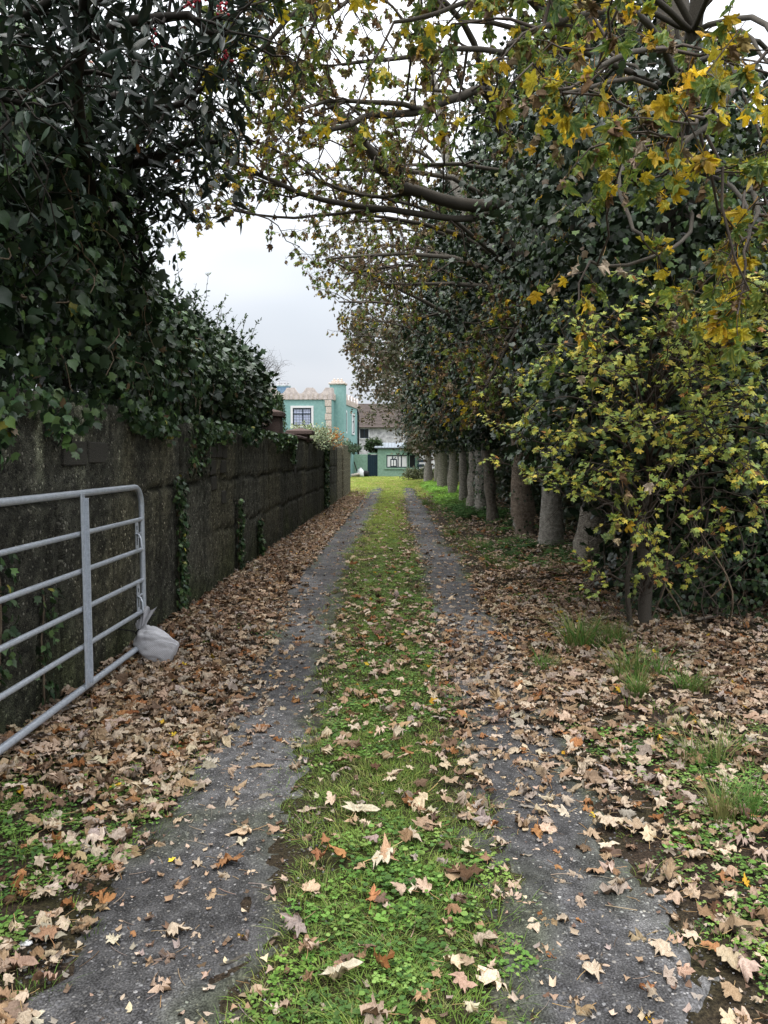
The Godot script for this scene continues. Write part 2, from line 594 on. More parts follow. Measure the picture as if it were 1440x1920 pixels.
func cluster(leaf: ArrayMesh, count: int, spread: float, size: float, s: int, flat := 0.0) -> ArrayMesh:
	# a spray of leaves as one small mesh, for the depth of a mass of foliage
	var r := rng_of(s)
	var a := leaf.surface_get_arrays(0)
	var mb := MB.new()
	for k in count:
		var o := rv(r) * spread * pow(r.randf(), .4)
		o.z += spread * .4
		var nrm := rv(r) + Vector3.UP * (1.0 + flat)
		var x := leaf_xf(o, rv(r) + Vector3(0, -.2, .7), nrm, size * r.randf_range(.7, 1.2))
		var first := mb.v.size()
		var shade := r.randf_range(.7, 1.25)
		mb.col = Color(shade, shade, shade)
		for j in a[Mesh.ARRAY_VERTEX].size():
			mb.vert(x * a[Mesh.ARRAY_VERTEX][j], (x.basis * a[Mesh.ARRAY_NORMAL][j]).normalized(), a[Mesh.ARRAY_TEX_UV][j])
		for j in a[Mesh.ARRAY_INDEX].size(): mb.i.append(a[Mesh.ARRAY_INDEX][j] + first)
	return mb.mesh(null)

func blades(count: int, h: float, w: float, lean: float, spread: float, s: int) -> ArrayMesh:
	var r := rng_of(s)
	var mb := MB.new()
	for k in count:
		var a := r.randf() * TAU
		var d := Vector3(cos(a), 0, sin(a))
		var side := Vector3(-sin(a), 0, cos(a))
		side = side.rotated(Vector3.UP, r.randf_range(-.9, .9))
		var o := d * spread * sqrt(r.randf())
		var hh := h * r.randf_range(.5, 1.0)
		var ln := lean * r.randf_range(.2, 1.0)
		var ww := w * r.randf_range(.7, 1.2)
		var sh := r.randf_range(.75, 1.2)
		mb.col = Color(sh, sh, sh)
		var first := mb.v.size()
		for q in 4:
			var t := q / 3.0
			var p := o + d * ln * hh * t * t + Vector3.UP * hh * (t - .35 * ln * t * t)
			var hw := ww * .5 * (1.0 - t * t * .95)
			mb.vert(p - side * hw, Vector3.UP); mb.vert(p + side * hw, Vector3.UP)
		for q in 3:
			var b := first + q * 2
			mb.tri(b, b + 1, b + 3); mb.tri(b, b + 3, b + 2)
	mb.smooth()
	return mb.mesh(null)

func weed_patch(count: int, leaf: float, spread: float, h: float, s: int, trefoil: bool) -> ArrayMesh:
	var r := rng_of(s)
	var mb := MB.new()
	for k in count:
		var a := r.randf() * TAU
		var o := Vector3(cos(a), 0, sin(a)) * spread * sqrt(r.randf()) + Vector3.UP * h * r.randf_range(.35, 1.0)
		var nrm := (Vector3.UP + rv(r) * .45).normalized()
		var sh := r.randf_range(.7, 1.25)
		mb.col = Color(sh, sh, sh)
		var a0 := r.randf() * TAU
		for q in (3 if trefoil else 1):
			var d := Vector3(cos(a0 + q * TAU / 3), 0, sin(a0 + q * TAU / 3))
			var x := leaf_xf(o, d, nrm, leaf * r.randf_range(.75, 1.2))
			var first := mb.v.size()
			for uv in [[0, 0], [-.38, .35], [-.42, .7], [-.15, 1], [.15, 1], [.42, .7], [.38, .35]]:
				mb.vert(x * Vector3(uv[0], .12 * absf(uv[0]), uv[1]), x.basis.y.normalized())
			for j in range(1, 6): mb.tri(first, first + j, first + j + 1)
	return mb.mesh(null)

func pebble_mesh(s: int) -> ArrayMesh:
	var r := rng_of(s)
	var f := FastNoiseLite.new()
	f.seed = s; f.frequency = .8
	var mb := MB.new()
	for y in 6:
		for x in 9:
			var a := TAU * x / 8.0
			var b := PI * y / 5.0
			var p := Vector3(sin(b) * cos(a), cos(b), sin(b) * sin(a))
			p *= 1.0 + .45 * f.get_noise_3dv(p * 1.5)
			mb.vert(p * Vector3(.5, .3, .4), p.normalized())
	mb.grid(9, 6)
	mb.orient_out(Vector3.ZERO)
	return mb.mesh(null)

func make_shapes() -> void:
	# fallen leaves: several ways of lying; [mesh, words for how it lies]
	shapes.dead = []
	for q in [[.12, .4, .05, .8, "flat"], [-.18, -.4, .0, .9, "flat"], [.7, .8, 0.0, .9, "cupped"], [.5, 1.5, .1, 1.0, "cupped"], [-.65, -.8, 0, .9, "arched"], [-.5, -1.4, 0, 1.1, "arched"],
			[.3, 3.4, 0, .9, "rolled"], [-.3, -3.2, 0, .9, "rolled"], [.3, .6, .8, .9, "folded"], [-.3, -.5, -.9, 1.1, "folded"], [.7, 2.0, -.3, 1.6, "crumpled"], [-.6, -2.0, .4, 1.7, "crumpled"], [.5, -.9, -.4, 1.5, "crumpled"], [-.8, .9, .2, 1.4, "arched"], [.2, -.6, .2, 1.3, "flat"], [-.2, .8, -.2, 1.4, "flat"], [.1, .2, -.3, 1.2, "flat"], [.9, -1.6, .2, 1.3, "cupped"], [-.3, 2.4, .4, 1.8, "crumpled"], [.3, -4.2, 0, 1.1, "rolled"]]:
		shapes.dead.append([palmate(q[0], q[1], q[2], q[3], 100 + shapes.dead.size(), .55, true), q[4]])
	shapes.syc = [palmate(-.25, .4, .2, .7, 201, .6), palmate(-.55, -.5, -.25, .9, 202, .6), palmate(.4, .7, .2, 1.1, 203, .6)]
	shapes.dry = [palmate(-.5, -1.6, .2, 1.0, 211, .6), palmate(.5, 2.2, .2, 1.1, 212, .6)]
	var five := [[0, .58], [22, .30], [52, .50], [80, .30], [112, .44], [150, .36], [180, .34]]
	shapes.ivy = [lobed_leaf(five, .18, .12), lobed_leaf([[0, .6], [30, .36], [62, .40], [100, .36], [140, .40], [180, .30]], .3, .25), lobed_leaf(five, -.22, .1)]
	var mpl := [[0, .58], [14, .44], [26, .24], [44, .46], [60, .54], [74, .36], [92, .22], [118, .36], [150, .28], [180, .36]]
	shapes.maple = [lobed_leaf(mpl, .2, .1), lobed_leaf(mpl, -.25, .2)]
	var lance := [[0, .01], [.12, .05], [.35, .15], [.6, .14], [.85, .06], [1, .0]]
	shapes.cot = [simple_leaf(lance, .35, .12), simple_leaf(lance, -.3, .25)]
	var oval := [[0, .02], [.2, .2], [.5, .27], [.8, .17], [1, .0]]
	shapes.oval = [simple_leaf(oval, .3, .15), simple_leaf(oval, -.25, .2)]
	shapes.ivy_cluster = [cluster(shapes.ivy[0], 12, .16, .085, 301), cluster(shapes.ivy[1], 12, .18, .085, 302)]
	shapes.ivy_fine = [cluster(shapes.ivy[0], 16, .22, .085, 303), cluster(shapes.oval[1], 18, .24, .09, 304)]
	shapes.cot_cluster = [cluster(shapes.cot[0], 11, .15, .09, 305), cluster(shapes.cot[1], 11, .15, .09, 306)]
	shapes.syc_far = [cluster(shapes.ivy[0], 7, .22, .12, 307), cluster(shapes.ivy[2], 7, .24, .125, 308)]
	shapes.oval_cluster = [cluster(shapes.oval[0], 14, .14, .06, 309), cluster(shapes.oval[1], 14, .15, .055, 310)]
	shapes.tuft = [blades(16, .06, .0035, .9, .045, 401), blades(18, .075, .0035, 1.2, .055, 402), blades(14, .045, .0035, 1.3, .05, 403)]
	shapes.far_tuft = [blades(16, .14, .012, 1.1, .16, 404), blades(16, .11, .014, 1.2, .18, 405)]
	shapes.tall_tuft = [blades(26, .36, .007, 1.0, .06, 406), blades(18, .26, .006, 1.1, .07, 407)]
	shapes.weed = [weed_patch(20, .0105, .06, .028, 411, true), weed_patch(14, .017, .06, .032, 412, false), weed_patch(24, .0085, .07, .02, 413, true)]
	shapes.herb = [weed_patch(26, .055, .14, .26, 414, false), weed_patch(30, .045, .16, .18, 415, true)]
	shapes.bit = [lobed_leaf([[0, .6], [40, .35], [95, .55], [140, .3], [180, .2]], .5, .3), lobed_leaf([[0, .5], [60, .6], [120, .25], [180, .4]], -.6, .2), lobed_leaf([[0, .35], [30, .6], [100, .3], [150, .55], [180, .3]], .9, -.3)]
	shapes.stalk = []
	for k in 2:
		var sb := MB.new()
		var sp := PackedVector3Array()
		for q in 6: sp.append(Vector3(sin(q * .5) * .08 * (1 - 2 * k), .02, q / 5.0 - .5))
		sb.tube(sp, taper(6, .012, .018), 4)
		shapes.stalk.append(sb.mesh(null))
	shapes.pebble = [pebble_mesh(421), pebble_mesh(422), pebble_mesh(423)]


# ---------------------------------------------------------------- setting
func _ready() -> void:
	view = Basis(Vector3.UP, atan(20.0 / F)) * Basis(Vector3.RIGHT, -atan(102.0 / F))
	var cam := Camera3D.new()
	cam.name = "camera"
	add_child(cam)
	cam.transform = Transform3D(view, EYE)
	cam.fov = rad_to_deg(2.0 * atan(960.0 / F))
	cam.near = 0.05
	cam.far = 1500.0
	cam.current = true
	var env := Environment.new()
	env.background_mode = Environment.BG_SKY
	env.tonemap_mode = Environment.TONE_MAPPER_LINEAR
	env.tonemap_exposure = 1.3
	env.sdfgi_enabled = true
	env.ssao_enabled = true
	env.ssil_enabled = true
	env.sky = Sky.new()
	env.sky.sky_material = overcast()
	var we := WorldEnvironment.new()
	we.name = "world_environment"
	we.environment = env
	add_child(we)
	var sun := DirectionalLight3D.new()
	sun.name = "sun"
	sun.light_energy = 0.5
	sun.light_color = Color(1.0, .97, .93)
	sun.light_angular_distance = 25.0
	sun.shadow_enabled = true
	add_child(sun)
	sun.look_at_from_position(Vector3(-3, 20, 6), Vector3(0, 0, 0))

	nz.seed = 7
	nz.frequency = 0.02
	make_materials()
	make_shapes()
	build_ground()
	build_wall()
	build_house()
	build_outbuildings()
	build_left_growth()
	build_trees()
	build_right_growth()
	build_gate()
	build_sandbag()
	build_ground_cover()
	build_litter()

func overcast() -> PanoramaSkyMaterial:
	# an even cloud cover: about three times as bright overhead as at the horizon
	var w := 512
	var h := 256
	var im := Image.create(w, h, false, Image.FORMAT_RGBF)
	var f := FastNoiseLite.new()
	f.seed = 3; f.frequency = 1.6; f.fractal_octaves = 4
	for y in h:
		var el := (0.5 - (y + .5) / h) * PI
		for x in w:
			var az := (x + .5) / w * TAU
			var d := Vector3(cos(el) * cos(az), sin(el), cos(el) * sin(az))
			var e := maxf(d.y, 0.0)
			var l := 0.57 + 3.0 * pow(e, 1.5)
			var c := f.get_noise_3d(d.x, d.y * 3.2, d.z)
			l *= 1.0 + .26 * c * (1.0 - e * .6)
			var blue := clampf(.55 - c * .8, 0.0, 1.0) * (1.0 - e)
			im.set_pixel(x, y, Color(l * (1.0 - .16 * blue), l * (1.0 - .075 * blue), l * 1.03))
	var m := PanoramaSkyMaterial.new()
	m.panorama = ImageTexture.create_from_image(im)
	return m

func build_ground() -> void:
	var xs := PackedFloat32Array([-500, -150, -60, -25, -12, -7, -4.5, -3.2])
	var x := -2.6
	while x < 4.41:
		xs.append(x)
		x += .1
	xs.append_array(PackedFloat32Array([5.2, 7, 10, 16, 30, 70, 160, 500]))
	var zs := PackedFloat32Array([200, 60, 20, 8, 4])
	var z := 2.0
	while z > -62.0:
		zs.append(z)
		z -= .12 if z > -12.0 else (.25 if z > -30.0 else .6)
	zs.append_array(PackedFloat32Array([-66, -72, -82, -100, -140, -240, -700]))
	var mb := MB.new()
	for zz in zs:
		for xx in xs:
			var n := nz.get_noise_2d(xx * 40.0 + 50.0, zz * 40.0)
			var n2 := nz.get_noise_2d(xx * 9.0 + 400.0, zz * 9.0)
			var c := Color(.62, .5, .42).lerp(Color(.50, .56, .26), smoothstep(-.1, .35, nz.get_noise_2d(xx * 90.0, zz * 70.0)) * .8)      # dark leafy soil with moss
			var strip := exp(-pow((xx + .02 - lane_shift(zz) * .5) / (.36 - lane_shift(zz) * .5), 4.0)) * smoothstep(-.5, .2, n + .25)
			c = c.lerp(Color(.55, .72, .22), strip * .75)
			var far := smoothstep(24.0 + n * 6.0, 33.0, -zz)
			c = c.lerp(Color(1.5, 2.0, .55).lerp(Color(2.2, 2.0, .8), clampf(n2 * 1.5 + .3, 0, 1)), far)
			if absf(xx) > 5.0: c = c.lerp(Color(.8, 1.1, .45), .8)
			mb.col = c
			mb.vert(Vector3(xx, ground_at(xx, zz) if absf(xx) < 12.0 else 0.06, zz), Vector3.UP)
	mb.grid(xs.size(), zs.size())
	mb.orient(Vector3.UP)
	mb.fade(.4)
	struct("ground", mb, M.soil)
	for side in [-1.0, 1.0]:
		var t := MB.new()
		var rows := 0
		z = 2.4
		while z > -41.0:
			var wig := nz.get_noise_2d(z * 14.0, side * 90.0) * .10
			var a: float = (-1.04 if side < 0 else .25) + wig + nz.get_noise_2d(z * 70.0, side * 300.0) * .07 + nz.get_noise_2d(z * 330.0, side * 300.0) * .05
			var b: float = (-.30 if side < 0 else 1.0) + nz.get_noise_2d(z * 14.0, side * 190.0) * .12 + nz.get_noise_2d(z * 70.0, side * 700.0) * .08 + nz.get_noise_2d(z * 330.0, side * 900.0) * .05
			if side < 0: a += lane_shift(z); b += lane_shift(z)
			var close := smoothstep(41.0, 33.0, -z)
			var m := (a + b) * .5
			a = lerpf(m, a, close); b = lerpf(m, b, close)
			for k in 31:
				var u := k / 30.0
				var xx := lerpf(a, b, u)
				var e := absf(u * 2.0 - 1.0)
				var n := nz.get_noise_2d(xx * 55.0 + 20.0, z * 40.0)
				var c := Color(1, 1, 1) * (1.0 + n * .5)
				c = c.lerp(Color(.70, .86, .40), smoothstep(.3, .95, e + n * .9) * .8)
				c = c.lerp(Color(.62, .58, .48), smoothstep(.6, 1.0, e + n * .6) * .8)
				c = c.lerp(Color(1.75, 1.75, 1.75), smoothstep(.05, .4, nz.get_noise_2d(xx * 40.0 + 800.0, z * 30.0)) * .75)
				c = c.lerp(Color(.62, .62, .64), smoothstep(.1, .4, nz.get_noise_2d(xx * 28.0 + 100.0, z * 14.0 + 500.0)) * .7)
				t.col = c
				t.vert(Vector3(xx, ground_at(xx, z) + .014 - .060 * smoothstep(.60, 1.05, e + (nz.get_noise_2d(xx * 190.0, z * 150.0) * .5 + nz.get_noise_2d(xx * 600.0 + 31.0, z * 500.0) * .35) * smoothstep(.2, .6, e)), z), Vector3.UP)
			rows += 1
			z -= .05 if z > -10.0 else .15
		t.grid(31, rows)
		t.orient(Vector3.UP)
		t.fade(.4)
		struct("wheel_track", t, M.track)

func wall_seam(z: float, h: float) -> float:
	# depth of cracks and pour joints in the face
	var g := 0.0
	var j1 := 1.20 + nz.get_noise_1d(z * 60.0) * .06
	var j2 := .66 + nz.get_noise_1d(z * 45.0 + 900.0) * .08
	g = maxf(g, 1.0 - absf(h - j1) / .034)
	if z < -8.0: g = maxf(g, (1.0 - absf(h - j2) / .03) * .8)
	for c in [[-4.4, 0.0, 1.2], [-6.9, .0, 1.8], [-9.2, 0, 1.2], [-10.55, 0, 1.3], [-11.6, .65, 1.8], [-13.6, .66, 1.8], [-14.9, 0, 1.2], [-17.5, .6, 1.8], [-20.3, 0, 1.8]]:
		var cz: float = c[0] + nz.get_noise_1d(h * 90.0 + c[0] * 30.0) * .09
		if h > c[1] and h < c[2]: g = maxf(g, 1.0 - absf(z - cz) / .042)
	return clampf(g, 0.0, 1.0)

func build_wall() -> void:
	var w := thing("boundary_wall", "long dark weathered concrete wall along the left side of the lane", "wall")
	var mb := MB.new()
	var zs := PackedFloat32Array()
	var z := 1.5
	while z > -24.6:
		zs.append(z)
		z -= .03 if z < -2.5 and z > -9.0 else (.045 if z > -16.0 else .09)
	zs.append(-24.6)
	var hs := PackedFloat32Array()
	var n := 52
	for k in n: hs.append(-.12 + (1.93) * k / (n - 1))
	for h in hs:
		for zz in zs:
			var s := wall_seam(zz, h)
			var bump := nz.get_noise_2d(zz * 130.0, h * 130.0) * .012 + nz.get_noise_2d(zz * 420.0, h * 420.0) * .008 + nz.get_noise_2d(zz * 25.0 + 70.0, h * 25.0) * .016
			var top := smoothstep(1.72, 1.81, h) * .02
			var c := Color(1, 1, 1) * (1.0 + nz.get_noise_2d(zz * 30.0 + 11.0, h * 20.0) * .75)
			c = c.lerp(Color(1.5, 1.42, 1.2), smoothstep(.05, .4, nz.get_noise_2d(zz * 18.0 + 300.0, h * 9.0)) * .8)
			c = c.lerp(Color(.72, .90, .42), smoothstep(.55, .0, h + nz.get_noise_2d(zz * 40.0, h * 15.0) * .5) * .65)
			c = c.lerp(Color(.45, .45, .42), smoothstep(.1, .5, nz.get_noise_2d(zz * 130.0 + 40.0, h * 6.0)) * .75)     # runs of dirt
			c = c.lerp(Color(3.2, 3.3, 3.0), smoothstep(.30, .5, nz.get_noise_2d(zz * 110.0 + 600.0, h * 9.0)) * smoothstep(1.1, 1.6, h) * .8)  # lime runs
			c = c.lerp(Color(.20, .20, .18), s * .92)
			if zz < -22.4: c = c * 1.4
			mb.col = c
			mb.vert(Vector3(wall_x(zz) + bump - s * .035 - top, h, zz), Vector3.RIGHT)
	mb.grid(zs.size(), n)
	mb.orient(Vector3.RIGHT)
	mb.col = Color(.8, .8, .75)
	mb.poly([Vector3(-2.0, 1.81, 1.5), Vector3(wall_x(-24.6) - .02, 1.81, -24.6), Vector3(wall_x(-24.6) - .27, 1.83, -24.6), Vector3(-2.24, 1.83, 1.5)], Vector3(-2, 0, -10))
	mb.poly([Vector3(-2.24, 1.83, 1.5), Vector3(wall_x(-24.6) - .27, 1.83, -24.6), Vector3(wall_x(-24.6) - .27, -.1, -24.6), Vector3(-2.24, -.1, 1.5)], Vector3(-2, 1, -10))
	mb.fade(.25)
	obj("concrete_face", mb, M.wall, w)
	# the newer, paler stretch at the far end
	var e := MB.new()
	e.col = Color(3.3, 3.1, 2.8)
	for q in [[-24.6, -26.9, 0.0, 1.80], [-26.92, -31.4, .03, 1.90]]:
		var mid: float = (q[0] + q[1]) * .5
		e.box(Vector3(.26, q[3] + .1, q[0] - q[1]), Transform3D(Basis(Vector3.UP, .0044), Vector3(wall_x(mid) - .13 + q[2], q[3] * .5 - .05, mid)), .012)
	e.fade(.25)
	obj("pale_end", e, M.wall, w)
	# blockwork showing through the render
	var r := rng_of(77)
	for patch in [[-8.05, 1.76, 5, 3, .25, .17], [-4.62, 1.55, 1, 2, .36, .16], [-14.25, 1.62, 3, 2, .28, .17]]:
		for row in patch[2]:
			for cl in patch[3]:
				if r.randf() < .12: continue
				var bw: float = patch[4] * r.randf_range(.72, .95)
				var bh: float = patch[5] * r.randf_range(.8, .93)
				var b := MB.new()
				var zz: float = patch[0] - (cl + (.4 if row % 2 else 0.0) * .6) * patch[4]
				b.box(Vector3(.05, bh, bw), Transform3D(Basis(Vector3.RIGHT, r.randf_range(-.02, .02)), Vector3.ZERO), .008)
				var o := obj("block", b, M.block, w)
				o.position = Vector3(wall_x(zz) - .014 + r.randf_range(0, .006), patch[1] - row * patch[5] - bh * .5, zz)
	# coping stones along the open stretch of the top
	for k in 9:
		var b := MB.new()
		var zz := -12.95 - k * .62
		b.box(Vector3(.31, .06, .58), Transform3D(Basis(Vector3.FORWARD, r.randf_range(-.03, .03)), Vector3.ZERO), .012)
		obj("coping_stone", b, M.cap, w).position = Vector3(wall_x(zz) - .135, 1.85 + r.randf_range(0, .008), zz)
	for k in 2:
		var p := thing("gate_pier", ["square pier with a dark stone cap on the wall, the nearer of two", "square pier with a wide mossy cap on the wall, beside the creeper"][k], "pier", Vector3.ZERO, "capped piers on the wall")
		var zz := -12.7 if k == 0 else -16.6
		p.position = Vector3(wall_x(zz) - .15, 1.8, zz)
		var hh: float = [.19, .02][k]
		var b := MB.new()
		b.box(Vector3(.36, hh + .14, .36), Transform3D(Basis(), Vector3(0, hh * .5 + .05, 0)), .01)
		obj("shaft", b, M.cap, p)
		var cp := MB.new()
		var cw: float = [.44, .56][k]
		cp.box(Vector3(cw, .09, cw), Transform3D(Basis(), Vector3(0, hh + .165, 0)), .015)
		for sx in 4:
			cp.poly([Vector3(-cw * .5 + .02, hh + .21, cw * .5 - .02).rotated(Vector3.UP, sx * PI / 2), Vector3(cw * .5 - .02, hh + .21, cw * .5 - .02).rotated(Vector3.UP, sx * PI / 2), Vector3(0, hh + .27, 0)], Vector3(0, hh, 0))
		obj("cap", cp, M.cap, p)

func window(parent: Node3D, c: Vector3, right: Vector3, w: float, h: float, cols: Array, rows: Array, pane_mat: Material, surround: Material, lattice := false) -> void:
	# a framed window set in its surround: frame bars, one pane per opening
	var out := Vector3.UP.cross(right) * -1.0
	if out.z < 0 and absf(right.x) > .7: out = -out
	if absf(right.x) <= .7 and out.x < 0: out = -out
	var b := Basis(right, Vector3.UP, right.cross(Vector3.UP))
	var s := MB.new()
	for q in [[0, h * .5 + .07, w + .28, .14], [0, -h * .5 - .06, w + .34, .12], [-w * .5 - .07, 0, .14, h - .004], [w * .5 + .07, 0, .14, h - .004]]:
		s.box(Vector3(q[2], q[3], .10), Transform3D(b, c + right * q[0] + Vector3.UP * q[1] + out * .01))
	var fr := obj("window", s, surround, parent)
	var f := MB.new()
	f.box(Vector3(w, .07, .05), Transform3D(b, c + Vector3.UP * (h * .5 - .035) + out * .02))
	f.box(Vector3(w, .07, .05), Transform3D(b, c - Vector3.UP * (h * .5 - .035) + out * .02))
	for x in cols: f.box(Vector3(.07, h - .146, .05), Transform3D(b, c + right * (x * w * .5) * (1.0 - .07 / w) + out * .022))
	for y in rows: f.box(Vector3(w - .146, .06, .044), Transform3D(b, c + Vector3.UP * (y * h * .5) + out * .02))
	obj("frame", f, M.frame_dark, fr)
	var xs := cols.duplicate(); xs.sort()
	var ys := [-1.0]; ys.append_array(rows); ys.append(1.0); ys.sort()
	for i in xs.size() - 1:
		for j in ys.size() - 1:
			var p := MB.new()
			var pw: float = (xs[i + 1] - xs[i]) * w * .5 - .06
			var ph: float = (ys[j + 1] - ys[j]) * h * .5 - .05
			var pc: Vector3 = c + right * ((xs[i] + xs[i + 1]) * w * .25) + Vector3.UP * ((ys[j] + ys[j + 1]) * h * .25) + out * .002
			p.box(Vector3(pw, ph, .012), Transform3D(b, pc))
			obj("pane", p, pane_mat, fr)
			if lattice:
				var l := MB.new()
				var nx := maxi(2, int(pw / .15))
				var ny := maxi(2, int(ph / .15))
				for k in range(1, nx): l.box(Vector3(.018, ph, .012), Transform3D(b, pc + right * (pw * (float(k) / nx - .5)) + out * .013))
				for k in range(1, ny): l.box(Vector3(pw, .018, .010), Transform3D(b, pc + Vector3.UP * (ph * (float(k) / ny - .5)) + out * .013))
				obj("glazing_bars", l, M.lead, fr)

func build_house() -> void:
	var h := thing("house", "turquoise rendered house with a scalloped parapet beyond the wall", "house")
	var D := 50.0
	var c1 := P(622, 748, D)
	var c2 := P(670, 766, 59.8)
	c1.y = 0; c2.y = 0
	var H := P(600, 748, D).y
	var left := c1 + Vector3(-8.5, 0, 0)
	var back := c2 + Vector3(-9.0, 0, 0)
	var b := MB.new()
	var mid := (c1 + back) * .5 + Vector3.UP * 2
	for q in [[left, c1], [c1, c2], [c2, back], [back, left]]:
		b.poly([q[0], q[1], q[1] + Vector3.UP * H, q[0] + Vector3.UP * H], mid)
	b.poly([left + Vector3.UP * H, c1 + Vector3.UP * H, c2 + Vector3.UP * H, back + Vector3.UP * H], mid)
	obj("wall", b, M.render_teal, h)
	# scalloped parapet: solid slabs along front and side
	for side in 2:
		var a: Vector3 = left if side == 0 else c1
		var e: Vector3 = c1 if side == 0 else c2
		var dir := (e - a).normalized()
		var len := a.distance_to(e)
		var out := Vector3(-dir.z, 0, dir.x)
		var p := MB.new()
		var n := int(len / .10)
		var off := out * .06
		var tops := []
		for k in n + 1:
			var s := len * k / n
			var back_s := len - s if side == 0 else s
			var ph := fposmod(back_s - .16, 1.24) / 1.24
			var v := 0.34 + .38 * pow(clampf(absf(ph - .5) / .29, 0.0, 1.0), 2.0)
			tops.append(v)
		for k in n:
			var q0: Vector3 = a + dir * len * k / n + off
			var q1: Vector3 = a + dir * len * (k + 1) / n + off
			var t0 = Vector3.UP * (H + tops[k])
			var t1 = Vector3.UP * (H + tops[k + 1])
			var lo := Vector3.UP * (H - .04)
			var cc := q0 - out * .11 + lo
			p.poly([q0 + lo, q1 + lo, q1 + t1, q0 + t0], cc)
			p.poly([q0 + t0, q1 + t1, q1 + t1 - out * .22, q0 + t0 - out * .22], cc)
			p.poly([q0 + lo - out * .22, q1 + lo - out * .22, q1 + t1 - out * .22, q0 + t0 - out * .22], q0 + lo)
			p.poly([q0 + lo, q1 + lo, q1 + lo - out * .22, q0 + lo - out * .22], q0 + t0)
		for ee in [[a, 0], [e, n]]:
			var q: Vector3 = ee[0] + off
			p.poly([q + Vector3.UP * (H - .04), q + Vector3.UP * (H + tops[ee[1]]), q + Vector3.UP * (H + tops[ee[1]]) - out * .22, q + Vector3.UP * (H - .04) - out * .22], (a + e) * .5)
		obj("parapet", p, M.parapet, h)
		var rb := MB.new()
		for k in int(len / .31):
			rb.box(Vector3(.07, .34, .05), Transform3D(Basis(dir, Vector3.UP, dir.cross(Vector3.UP)), a + dir * (k * .31 + .15) + out * .075 + Vector3.UP * (H + .15)), .01)
		var rbo := obj("rib_moulding", rb, M.cream, h)
		rbo.set_meta("kind", "stuff")
	# quoins on the front corner
	for k in 11:
		var q := MB.new()
		var w := .42 if k % 2 == 0 else .36
		q.box(Vector3(w, .40, .07), Transform3D(Basis(), Vector3.ZERO), .015)
		obj("quoin", q, M.cream, h).position = c1 + Vector3(-w * .5 - .02, H - .27 - k * .44, .03)
	var wc := (P(549, 765, D) + P(584, 798, D)) * .5
	window(h, Vector3(wc.x, wc.y, c1.z + .0), Vector3.RIGHT, 1.2, 1.14, [-1.0, .08, 1.0], [.34], M.net, M.white_paint, true)
	var sd := (c2 - c1).normalized()
	for q in [[647, 773, 809, 54.6], [661.5, 779, 812, 57.6]]:
		var t := 0.0
		var best := 1e9
		for k in 200:
			var p := c1.lerp(c2, k / 199.0)
			var e := absf(pixel(p + Vector3.UP * 3).x - q[0])
			if e < best: best = e; t = k / 199.0
		var p := c1.lerp(c2, t)
		var y0 := P(q[0], q[1], -p.z).y
		var y1 := P(q[0], q[2], -p.z).y
		window(h, Vector3(p.x, (y0 + y1) * .5, p.z), sd, .75, y0 - y1, [-1.0, 1.0], [.3], M.white_paint, M.white_paint)
	# chimney against the side wall, and the grey-blue one behind
	var ch := MB.new()
	var cp := c1.lerp(c2, .13) + Vector3(.16, 0, 0)
	var ct := P(636, 722, -cp.z).y
	ch.box(Vector3(.95, ct, .8), Transform3D(Basis(Vector3.UP, -.12), cp + Vector3.UP * ct * .5))
	var co := obj("chimney", ch, M.render_teal, h)
	var cc := MB.new()
	cc.box(Vector3(1.1, .14, .96), Transform3D(Basis(Vector3.UP, -.12), cp + Vector3.UP * (ct + .07)), .03)
	cc.box(Vector3(.8, .12, .7), Transform3D(Basis(Vector3.UP, -.12), cp + Vector3.UP * (ct + .20)), .05)
	for k in 3: cc.box(Vector3(.16, .16, .16), Transform3D(Basis(), cp + Vector3((k - 1) * .24, ct + .34, 0)), .04)
	obj("chimney_cap", cc, M.cream, co)
	var ch2 := MB.new()
	var p2 := P(531, 727, 57.0)
	var base_y := H - .3
	ch2.box(Vector3(.95, p2.y - base_y + .1, .8), Transform3D(Basis(), Vector3(p2.x, (p2.y + base_y) * .5, p2.z)))
	co = obj("chimney", ch2, M.render_blue, h)
	cc = MB.new()
	cc.box(Vector3(1.06, .14, .92), Transform3D(Basis(), Vector3(p2.x, p2.y + .12, p2.z)), .03)
	for k in 4: cc.box(Vector3(.15, .2, .15), Transform3D(Basis(), Vector3(p2.x + (k - 1.5) * .24, p2.y + .28, p2.z)), .04)
	obj("chimney_cap", cc, M.render_white, co)
	var dp := MB.new()
	dp.tube(PackedVector3Array([c2 + Vector3(.08, .1, .1), c2 + Vector3(.08, H - .4, .1), c2 + Vector3(-.05, H - .05, .1)]), PackedFloat32Array([.07, .07, .07]), 8, true)
	obj("drainpipe", dp, M.black, h)

